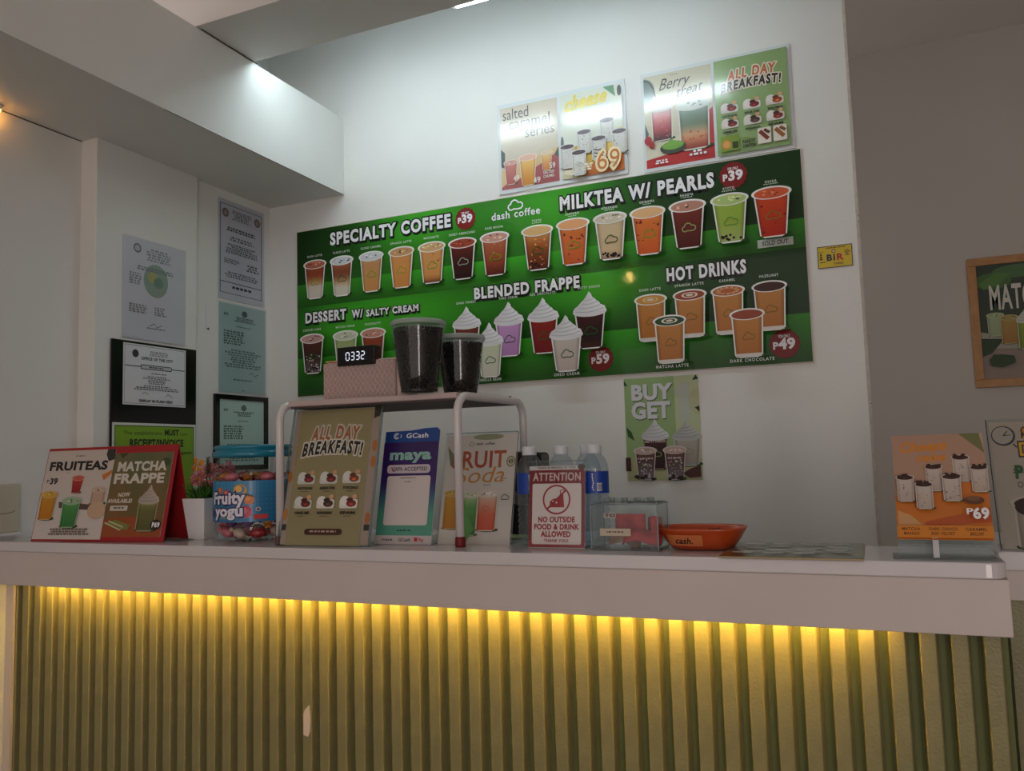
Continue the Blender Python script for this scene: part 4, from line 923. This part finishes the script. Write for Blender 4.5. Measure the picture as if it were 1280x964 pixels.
a.poly([(93, 0), (100, 0), (100, 9), (93, 12)], (50, 48, 40)); a.rect(0, 118, 5, 124, (40, 40, 38)); a.rect(94, 118, 100, 124, (40, 40, 38))
for o in a.build(t, M_PRINT): o.location = (0, .0044, .004)
a = Art(.220, .356, 100, .00006); H = a.uy; breakfast(a, 0, 0, 100, H, (172, 152, 108), extra=False)
a.rrect(26, H - 19, 76, H - 12, 3.4, (60, 28, 24)); a.words(29, H - 17, 73, H - 14, 1, (180, 150, 130))
for o in a.build(t, M_PRINT): o.location = (.016, .0027, .002)
m_ = MB().box(-.006, 0, 0, .262, .095, .003).build('foot_plate', M_ACRE, t); m_.rotation_euler = (math.radians(13), 0, 0); m_.location = (0, .010, .0)
# payment sign
t = lean('payment_sign', 'purple to green phone payment sign behind the rack with a blue top tab', 'sign', -1.171, 1.788, TOP + .001, 2, 12.7)
MB().box(0, 0, 0, .160, .003, .262).build('card', M_PAPER, t, .001)
a = Art(.160, .262, 100, .00006); H = a.uy
def pg(u, v):
    q = v / H
    P_ = ((0, (52, 26, 92)), (.38, (48, 26, 96)), (.56, (60, 100, 120)), (.7, (74, 142, 122)), (1, (86, 152, 132)))
    for k in range(4):
        if P_[k + 1][0] >= q: w_ = (q - P_[k][0]) / (P_[k + 1][0] - P_[k][0]); return tuple(P_[k][1][i] * (1 - w_) + P_[k + 1][1][i] * w_ for i in range(3))
    return P_[-1][1]
grid(a, 0, 0, 100, H, 1, 20, pg)
a.text('maya', 12, 12, 88, 28, (140, 186, 176), wt=2); a.rrect(10, 37, 88, 51, 5, (196, 184, 190)); a.text('QRPh ACCEPTED', 18, 41, 83, 47, (50, 40, 70), wt=1); a.line([(16, 41), (24, 47)], 1.4, (180, 40, 60))
a.rrect(12, 55, 90, 134, 4, (206, 196, 194)); a.words(34, 58, 66, 60, 1, (90, 80, 84)); a.words(40, 64, 60, 66, 1, (90, 80, 84))
a.words(34, 141, 68, 144, 1, (30, 50, 60)); a.rect(0, 150, 100, H, (190, 180, 180)); a.text('maya', 12, 154, 32, 158, (30, 30, 34), wt=1); a.text('GCash', 42, 154, 64, 159, (40, 44, 60), wt=1); a.rect(70, 153, 76, 159, (190, 34, 40)); a.text('Pay', 78, 154, 87, 159, (180, 50, 50))
for o in a.build(t, M_PRINTG): pass
a = Art(.150, .040, 100, .00006); H = a.uy
tb_ = MB().prism([(0, 0), (.158, 0), (.158, .030), (.150, .037), (.115, .036), (.075, .031), (.0, .030)], .0, .0025, 'y'); tb_ = tb_.build('top_tab', mat('tab_blue', (26, 70, 140), .4), t); tb_.location = (.001, .0008, .2623)
a.n = 2
a.line([(15 + 5 * math.cos(k * .5 + .6), 11 + 5 * math.sin(k * .5 + .6)) for k in range(11)], 1.5, WH); a.line([(15 + 2.4 * math.cos(k * .5 + .6), 11 + 2.4 * math.sin(k * .5 + .6)) for k in range(11)], 1.3, WH); a.line([(20 + 4 * math.cos(k * .4 - .8), 11 + 4 * math.sin(k * .4 - .8)) for k in range(5)], 1.3, WH)
a.text('GCash', 34, 7, 78, 15, WH, wt=1)
for o in a.build(t, M_PRINTG): o.location = (.012, .0002, .256)
m_ = MB().box(0, 0, 0, .160, .08, .003).build('foot_plate', M_ACRE, t); m_.rotation_euler = (math.radians(12.7), 0, 0); m_.location = (0, .006, 0)
# fruit soda stand
t = lean('menu_stand', 'clear stand with the pale fruit soda sheet behind the rack leg', 'stand', -1.006, 1.815, TOP + .001, 0, 14)
MB().box(0, .0032, 0, .196, .0042, .277).build('sheet', M_PAPER, t); MB().box(-.003, 0, 0, .199, .002, .282).build('front_pane', M_ACR, t)
MB().box(-.003, 0, .2822, .199, .0045, .2835).box(.1992, 0, 0, .2005, .0045, .282).build('pane_edges', M_ACRE, t)
a = Art(.196, .277, 100, .00006); H = a.uy
a.rect(0, 0, 100, H, (214, 200, 194), (218, 204, 196)); a.ell(60, 3, 22, 4, (150, 150, 120)); a.poly([(2, 14), (16, 30), (18, 46), (8, 40)], (120, 120, 90)); a.poly([(0, H * .72), (100, H * .66), (100, H), (0, H)], (224, 208, 200))
a.cloud(37, 12, 8, (60, 56, 54)); a.text('dash coffee', 43, 10, 70, 13.5, (60, 56, 54), wt=1)
a.text('FRUIT', 10, 22, 88, 43, (176, 70, 36), wt=1); a.text('Soda', 16, 44, 86, 64, (200, 130, 50), wt=0, shear=.3, rise=2); a.ell(94, 36, 6, 7, (60, 60, 56)); a.ell(94, 36, 5, 6, (190, 180, 150)); a.text('49', 90.5, 33, 97.5, 39, (40, 50, 44))
a.cup(16, 72, 122, 27, [(0, (206, 150, 40)), (1, (196, 120, 16))], (206, 160, 70), rim=(204, 174, 130), taper=.85); a.cup(42, 76, 130, 22, [(0, (180, 190, 150)), (.3, (90, 150, 80)), (1, (60, 120, 50))], (196, 196, 170), rim=(186, 180, 160), taper=.9); a.poly([(28, 110), (34, 96), (50, 122), (40, 138), (30, 136)], (90, 150, 76))
a.cup(66, 72, 124, 32, [(0, (204, 186, 172)), (.3, (206, 140, 116)), (.6, (200, 96, 70)), (1, (196, 80, 56))], (204, 190, 176), rim=(206, 190, 176), taper=.8); a.cloud(64, 96, 10, (150, 100, 84)); a.cloud(90, 82, 11, (50, 48, 46))
a.words(84, 58, 92, 59.2, 1, (70, 60, 56)); a.words(58, 66, 70, 67.2, 1, (70, 60, 56))
for o in a.build(t, M_PRINT): o.location = (0, .0031, 0)
m_ = MB().box(0, 0, 0, .196, .08, .003).build('foot_plate', M_ACRE, t); m_.rotation_euler = (math.radians(14), 0, 0); m_.location = (0, .006, 0)

# water bottles
M_WATER = clear('bottle_plastic', (232, 240, 245), .05, 1.7, haze=.06); M_CAPW = mat('bottle_cap', (206, 212, 216), .35)
def bottle():
    b = thing('water_bottle', 'clear ribbed water bottle', 'bottle', (0, 0, 0), group='water bottles behind the attention sign')
    pr = [(0, .002), (.020, .001), (.027, .004), (.0305, .012)]
    z = .016
    while z < .112: pr += [(.0315, z), (.0315, z + .006), (.0285, z + .009), (.0285, z + .010)]; z += .013
    pr += [(.0315, .118), (.0312, .122), (.0312, .172), (.0318, .176), (.0300, .188), (.0235, .203), (.0155, .213), (.0135, .217), (.0135, .222)]
    MB().lathe(pr, n=32, cap=False).build('body', M_WATER, b)
    MB().lathe([(.0318, .122), (.0318, .172)], n=36, cap=False).build('label_band', mat('bottle_label', (22, 62, 150), .4), b)
    MB().lathe([(.0170, .214), (.0172, .2145), (.0172, .232), (.0155, .2345), (0, .2345)], n=28, cap=False, wob=lambda a_, z_: 1 + (.02 if int(a_ * 28 / 6.283 * .999) % 2 else 0)).build('cap', M_CAPW, b)
    bend = lambda x, y, z: ((.0319 - y) * math.sin((x - .03) / .0318), -(.0319 - y) * math.cos((x - .03) / .0318), z + .122)
    a = Art(.06, .05, 60, .00008, bend=bend); a.rect(34, 26, 46, 44, (196, 200, 210), n=4)
    for i in range(6): a.rect(35 + i * 1.9, 28, 35.9 + i * 1.9, 42, (50, 60, 90))
    for i in range(8): a.ell(25 + random.uniform(-1.2, 1.2), 6 + i * 5, 1.6, 2.2, (206, 212, 226), 8)
    a.build(b, M_PRINTG); return b
b0 = bottle()
for (x, y, lab, sp_, rz) in ((-.757, 1.832, 'clear water bottle with blue label at the left edge of the attention sign', None, .5), (-.684, 1.855, 'clear water bottle mostly hidden behind the attention sign, between the other two', None, 0), (-.596, 1.838, 'clear water bottle with blue label at the right edge of the attention sign', None, .3), (-.634, 1.90, 'clear water bottle at the back, its cap left of the rightmost bottle', None, .8)):
    o = b0 if x == -.757 else copy_tree(b0)
    o.location = (x, y, TOP); o.rotation_euler = (0, 0, rz); o['label'] = lab
# attention sign
t = lean('attention_sign', 'red and white attention sign banning outside food and drink', 'sign', -.744, 1.775, TOP + .001, 0, 7)
MB().box(0, .0022, 0, .137, .0034, .188).build('card', M_PAPER, t); MB().box(-.003, 0, 0, .140, .0018, .198).build('front_pane', M_ACR, t); MB().box(-.003, 0, .1982, .140, .0045, .1998).build('pane_edge', M_ACRE, t)
a = Art(.137, .188, 100, .00006); H = a.uy; RD = (160, 34, 44); OFW = (224, 210, 208)
a.rect(0, 0, 100, H, OFW); a.text('PLEASE BE MINDFUL OF YOUR', 16, 1.5, 84, 4.5, (40, 30, 30), wt=1); a.ell(94, 2.5, 7, 5, (70, 34, 30), 12)
a.rect(0, 7, 100, H - 1, RD); a.text('ATTENTION', 7, 12, 94, 25, (214, 190, 188), wt=1); a.rrect(6, 30, 94, H - 6, 3, OFW)
a.ell(50, 57, 25, 25, RD, 36); a.ell(50, 57, 22, 22, OFW, 36)
a.poly([(38, 70), (38, 60), (44, 56), (50, 56), (62, 46), (64, 70)], RD); a.ell(48, 61, 8, 6, RD); a.line([(57, 52), (57, 42), (64, 40)], 1.8, RD); a.ell(44, 60, 1.6, 1.6, OFW, 8); a.ell(50, 62, 1.6, 1.6, OFW, 8); a.line([(33, 73), (67, 41)], 3.2, RD)
a.text('NO OUTSIDE', 17, 86, 83, 94.5, RD, wt=2); a.text('FOOD & DRINK', 10, 98, 90, 106.5, RD, wt=2); a.text('ALLOWED', 23, 110, 76, 118.5, RD, wt=2); a.text('THANK YOU!', 28, 122.5, 72, 127.5, RD, wt=1)
for o in a.build(t, M_PRINT): o.location = (0, .0021, 0)
m_ = MB().box(0, 0, 0, .137, .05, .003).build('foot_plate', M_ACRE, t); m_.rotation_euler = (math.radians(7), 0, 0); m_.location = (0, .006, 0)

# tip box
t = thing('tip_box', 'clear acrylic tip box with studded lid holding folded red notes', 'box', (-.583, 1.757, TOP))
bw_, bd_, bh_ = .150, .095, .100
bx = MB().box(0, 0, .003, bw_, .0025, bh_).box(0, bd_ - .0025, .003, bw_, bd_, bh_).box(0, .0026, .003, .0025, bd_ - .0026, bh_).box(bw_ - .0025, .0026, .003, bw_, bd_ - .0026, bh_)
bx.build('walls', M_ACR, t); MB().box(-.003, -.003, 0, bw_ + .003, bd_ + .003, .003).build('base_plate', M_ACRE, t)
ee = MB()
for (x_, y_) in ((0, 0), (bw_, 0), (0, bd_), (bw_, bd_)): ee.box(x_ - .0012, y_ - .0012, .003, x_ + .0012, y_ + .0012, bh_)
ee.tube([(0, 0, bh_), (bw_, 0, bh_), (bw_, bd_, bh_), (0, bd_, bh_)], .0013, 6, closed=True); ee.build('edges', mat('acrylic_rim', (120, 136, 140), .2), t)
ld = MB().box(.002, .002, bh_ + .0005, bw_ - .002, bd_ - .002, bh_ + .003)
ld.build('lid', M_ACR, t)
for i in range(4):
    for j in range(2): MB().lathe([(.009, 0), (.009, .007), (.008, .009), (0, .009)], (.03 + i * .03, .03 + j * .035, bh_ + .0031), 16).build('stud', M_ACRE, t)
a = Art(bw_, bh_, 150, .0001); a.rect(30, 18, 58, 29, (190, 180, 170)); a.text('TIP BOX', 32, 20, 57, 27, (20, 18, 18), wt=2); a.rect(20, 52, 90, 68, (190, 176, 156)); a.words(24, 58, 86, 62, 1, (60, 50, 40))
for o in a.build(t, M_PRINT): o.location = (0, -.0002, 0)
random.seed(9)
M_NOTE = mat('red_banknote', (186, 60, 62), .6, noise=.35, nscale=45); M_NOTE2 = mat('tan_banknote', (150, 110, 84), .6, noise=.3, nscale=45)
for i, (x_, y_, z_, rx_, ry_, rz_, L, m_, lab) in enumerate(((.040, .045, .012, 1.35, .15, .1, .070, M_NOTE, 'red banknote folded upright in the middle of the tip box'), (.100, .06, .007, 1.2, -.2, -.3, .040, M_NOTE, 'red banknote bent at the right end of the tip box'), (.03, .03, .016, .35, .25, .2, .07, M_NOTE2, 'tan crumpled banknote at the left in the tip box'), (.06, .03, .008, .25, -.1, -.1, .09, M_NOTE, 'red banknote lying lowest in the tip box'))):
    nb_ = MB(); V = []; n = 12
    for k in range(n + 1):
        u = k / n; bnd = .010 * math.sin(u * 5.5 + i) + (.02 * abs(u - .5) if i < 2 else 0)
        for v in (0, .35, .7, 1): V.append((u * L, bnd + .004 * math.sin(v * 4 + i), v * .062 if i < 2 else v * .042))
    nb_.add(V, [(4 * k + j, 4 * k + 4 + j, 4 * k + 5 + j, 4 * k + 1 + j) for k in range(n) for j in range(3)], True)
    o = nb_.build('banknote', m_); sd = o.modifiers.new('thick', 'SOLIDIFY'); sd.thickness = .0006
    R_ = Euler((rx_ - 1.4 if i < 2 else -.9, 0 if i < 2 else ry_, rz_)); o.rotation_euler = R_; o.location = (-.583 + x_, 1.757 + y_, TOP + z_ + .002)
    tag(o, lab, 'banknote', 'banknotes in the tip box')

# orange cash tray
t = thing('cash_tray', 'orange plastic oval tray marked cash in black marker', 'tray', (-.352, 1.83, TOP))
n = 48; M_OR = mat('orange_plastic', (178, 68, 20), .35, coat=.3)
def ov(a_, rx, ry, p=2.6): c, s_ = math.cos(a_), math.sin(a_); return (rx * abs(c) ** (2 / p) * (1 if c > 0 else -1), ry * abs(s_) ** (2 / p) * (1 if s_ > 0 else -1))
V = []; L_ = [(.055, .042, .001), (.066, .052, .003), (.078, .062, .018), (.092, .073, .042), (.0955, .0765, .047), (.0945, .0755, .0475), (.090, .071, .043), (.075, .059, .018), (.062, .048, .006), (.03, .02, .005)]
for (rx, ry, z_) in L_:
    for k in range(n): x_, y_ = ov(6.2832 * k / n, rx, ry); V.append((x_, y_, z_))
tr = MB().add(V, [(q * n + k, q * n + (k + 1) % n, (q + 1) * n + (k + 1) % n, (q + 1) * n + k) for q in range(len(L_) - 1) for k in range(n)], True)
tr.f.append(list(range(n))[::-1]); tr.sm.append(False); tr.f.append([(len(L_) - 1) * n + k for k in range(n)]); tr.sm.append(False); tr.build('tray', M_OR, t)
def onbowl(x, y, z):
    zz = .010 + z; q = min(1, max(0, (zz - .003) / .044)); ry = .054 + (.0765 - .054) * q ** .85; X = x - .066; rx = .068 + (.0955 - .068) * q ** .85
    return (X, -ry * (1 - min(.98, abs(X / rx)) ** 2.6) ** (1 / 2.6) - .0012 + y, zz)
a = Art(.085, .026, 85, .00015, bend=onbowl); a.rect(0, 1, 78, 25, (196, 112, 64), n=24); a.n = 3; a.text('cash.', 18, 7, 58, 20, (20, 12, 10), wt=1, shear=.2); a.build(t, M_PRINTG)
def inb(x, y, z):
    zz = .030 + z; X = x - .005; rx = .085; return (X, .066 * (1 - min(.98, abs(X / rx)) ** 2.6) ** (1 / 2.6) - .0035 + (zz - .03) * .35 + y, zz)
a = Art(.04, .012, 40, .00015, bend=inb); a.text('cash', 4, 2, 34, 9, (20, 12, 10), wt=1, shear=.3)
a.build(t, M_PRINT)

# laminated menu lying flat
t = thing('menu_mat', 'laminated grey-green menu lying flat at the counter edge beside the orange tray', 'menu', (-.292, 1.668, TOP + .0005))
MB().box(0, 0, 0, .264, .265, .0035).build('board', mat('mat_edge', (168, 150, 110), .4), t, .0008)
a = Art(.262, .263, 100, .0001); H = a.uy; a.rect(0, 0, 100, H, (124, 128, 112)); a.poly([(0, H - 30), (14, H - 22), (20, H), (0, H)], (120, 76, 34))
for r in range(7):
    for c in range(4):
        if (r + c) % 5 == 4: continue
        x_ = 8 + c * 22 + (r % 2) * 4; y_ = 8 + r * 12.5; a.rrect(x_, y_, x_ + 15, y_ + 6, .8, (150, 154, 142) if r % 2 else (186, 190, 180)); a.words(x_ + 1, y_ + 7.5, x_ + 14, y_ + 9.5, 1, (196, 200, 190))
for o in a.build(t, M_PRINTG): o.rotation_euler = (-math.pi / 2, 0, 0); o.location = (.001, .001, .0037)

# cheesecake stand at right
t = thing('menu_stand', 'clear stand with the orange cheesecake sheet at the counter right end', 'stand', (.033, 1.715, TOP))
MB().box(-.01, .0, 0, .165, .075, .003).build('foot_plate', M_ACRE, t, .001)
MB().box(.058, .002, .0032, .068, .006, .040).build('upright_strip', mat('frosted_strip', (190, 192, 196), .4), t)
pn = MB().box(.0, .003, .0, .157, .0055, .218).build('rear_pane', M_ACR, t); pn.rotation_euler = (math.radians(-22), 0, math.radians(-2)); pn.location = (0, .004, .030)
cd = MB().box(.0, 0, .0, .157, .0012, .210).build('sheet', M_PAPER, t); cd.rotation_euler = pn.rotation_euler; cd.location = (0, .0035, .036)
MB().box(.0, .030, .0032, .157, .034, .036).build('ledge', M_ACRE, t)
a = Art(.157, .210, 100, .00006); H = a.uy
a.rect(0, 0, 100, H, (170, 136, 116), (176, 140, 116)); a.poly([(74, 0), (96, 0), (100, 26)], (110, 112, 70)); a.poly([(96, 0), (100, 0), (100, 20)], (180, 150, 130))
a.poly([(0, 80), (30, 74), (100, 52), (100, H), (0, H)], (196, 112, 40)); a.poly([(30, 112), (100, 94), (100, 112), (32, 118)], (176, 84, 40)); a.poly([(2, 98), (16, 104), (30, 118), (2, 118)], (196, 150, 100))
a.text('Cheese', 8, 11, 60, 23, (206, 130, 46), wt=2, shear=.15, rise=3, sp=.03); a.text('cake', 26, 26, 58, 35, (206, 130, 46), wt=2, shear=.15, rise=1, sp=.03); a.words(24, 38, 48, 40, 1, (190, 150, 110))
for (cx, cy, w_) in ((74, 32, 20), (44, 44, 20), (92, 46, 20), (12, 58, 21), (62, 58, 22), (32, 68, 21)):
    a.cup(cx, cy - 4, cy + 30, w_, [(0, (196, 184, 174)), (1, (176, 160, 150))], (66, 40, 34), rim=(200, 186, 176), mottle=((110, 80, 66), 12, .3), taper=.82)
    for j in range(10): a.ell(cx + random.uniform(-.36, .36) * w_, cy - 1 + random.uniform(-3, 1), 1.8, 1.5, (56, 34, 30), 7)
a.ell(84, 88, 10, 5, (96, 60, 44)); a.ell(83, 86, 7, 3, (120, 84, 60))
a.text('P', 84 - 10, 98, 82, 105, WH, wt=1); a.text('69', 81, 98, 98, 110, WH, wt=2); a.rect(0, 119, 100, H, (206, 126, 40))
for (t_, x_, w_) in (('MATCHA', 5, 20), ('DARK CHOCO', 34, 30), ('CARAMEL', 72, 22)): a.text(t_, x_, 121.5, x_ + w_, 125, (110, 60, 24), wt=1)
for (t_, x_, w_) in (('MANGO', 7, 17), ('RED VELVET', 36, 25), ('BISCOFF', 76, 14)): a.text(t_, x_, 127, x_ + w_, 130.5, (110, 60, 24), wt=1)
for o in a.build(cd, M_PRINTG): o.location = (0, -.0001, 0)
# clock promo sign on side counter
t = lean('promo_sign', 'cream promo sign with an alarm clock drawing on the side counter', 'sign', .227, 1.905, Z(-.211), 0, 19)
MB().box(0, .0022, 0, .20, .0034, .27).build('sheet', M_PAPER, t); MB().box(-.004, 0, 0, .204, .0018, .276).build('front_pane', M_ACR, t); MB().box(-.0055, 0, 0, -.0042, .0045, .276).build('pane_edge', mat('dark_edge', (40, 34, 32), .4), t)
a = Art(.20, .27, 100, .00006); H = a.uy
a.rect(0, 0, 100, H, (186, 168, 154)); a.ell(12, 15, 11, 11, (60, 62, 66), 28); a.ell(11.5, 14.5, 9.4, 9.4, (180, 166, 156), 28); a.line([(12, 15), (16, 10)], 1, (50, 50, 54)); a.line([(12, 15), (19, 14)], .8, (50, 50, 54)); a.line([(20, 24), (23, 28)], 1.4, (50, 50, 54))
a.outl('S', 29, 7, 37, 19, (206, 130, 50), (60, 40, 20)); a.outl('D', 24, 23, 37, 37, (206, 160, 40), (60, 40, 20)); a.text('P1', 18, 48, 34, 61, (40, 84, 50), wt=2); a.line([(17, 52), (26, 52)], 1.4, (40, 84, 50)); a.line([(17, 55), (26, 55)], 1.4, (40, 84, 50)); a.text('ON A', 19, 65, 36, 71, (60, 64, 60), wt=0)
a.cup(38, 78, 134, 56, [(0, (176, 160, 146)), (1, (150, 134, 120))], (44, 26, 24), rim=(186, 170, 158), taper=.85, mottle=((110, 96, 70), 10)); a.ell(38, 92, 24, 11, (46, 28, 26)); a.cloud(26, 118, 10, (96, 110, 80))
for o in a.build(t, M_PRINT): o.location = (0, .0021, 0)
m_ = MB().box(0, 0, 0, .2, .09, .003).build('foot_plate', M_ACRE, t); m_.rotation_euler = (math.radians(19), 0, 0); m_.location = (0, .006, 0)

# things behind the bottles
t = thing('blender_base', 'dark brown and black appliance partly hidden behind the bottles', 'appliance', (-.930, 2.00, TOP))
MB().box(0, 0, 0, .085, .10, .085).build('lower_body', M_BLACKM, t, .004); MB().box(.002, .002, .086, .083, .098, .120).build('band', mat('grey_brown_band', (120, 104, 100), .4), t, .002)
MB().box(0, 0, .121, .085, .10, .225).build('upper_body', mat('dark_brown_plastic', (52, 34, 28), .35), t, .008, 3)
MB().box(.088, .01, .0, .128, .09, .222).build('side_tank', M_BLACK, t, .012, 3)
t = thing('straw_pack', 'pale green tubing lying behind the bottles', 'tubing', (-.93, 1.95, TOP + .007))
MB().tube([(.0, 0, 0), (.04, .006, 0), (.08, .004, 0), (.13, .012, 0), (.17, .004, 0)], .006, 8).build('tube', mat('pale_green_tube', (170, 190, 140), .4), t)
MB().tube([(.0, .02, -.002), (.05, .022, -.001), (.10, .026, -.003), (.16, .02, -.003)], .0035, 8).build('wire', M_BLACKM, t)
# beige cover box on the left wall just above the counter
t = thing('wall_box', 'beige plastic cover box with a thin curved line on the left wall', 'box', (-2.4745, 1.610, Z(-.187)), R90)
MB().box(0, -.014, 0, .147, 0, .150).build('cover', mat('beige_cover', (196, 190, 170), .5), t, .003); MB().box(-.002, -.02, -.010, .150, 0, -.0005).build('lip', M_WHITE, t, .002)
a = Art(.147, .15, 147, .0001); a.line([(60, 88), (90, 92), (112, 91), (124, 88), (132, 84)], 1.8, (110, 74, 60))
for o in a.build(t, M_PRINT): o.location = (0, -.0143, 0)
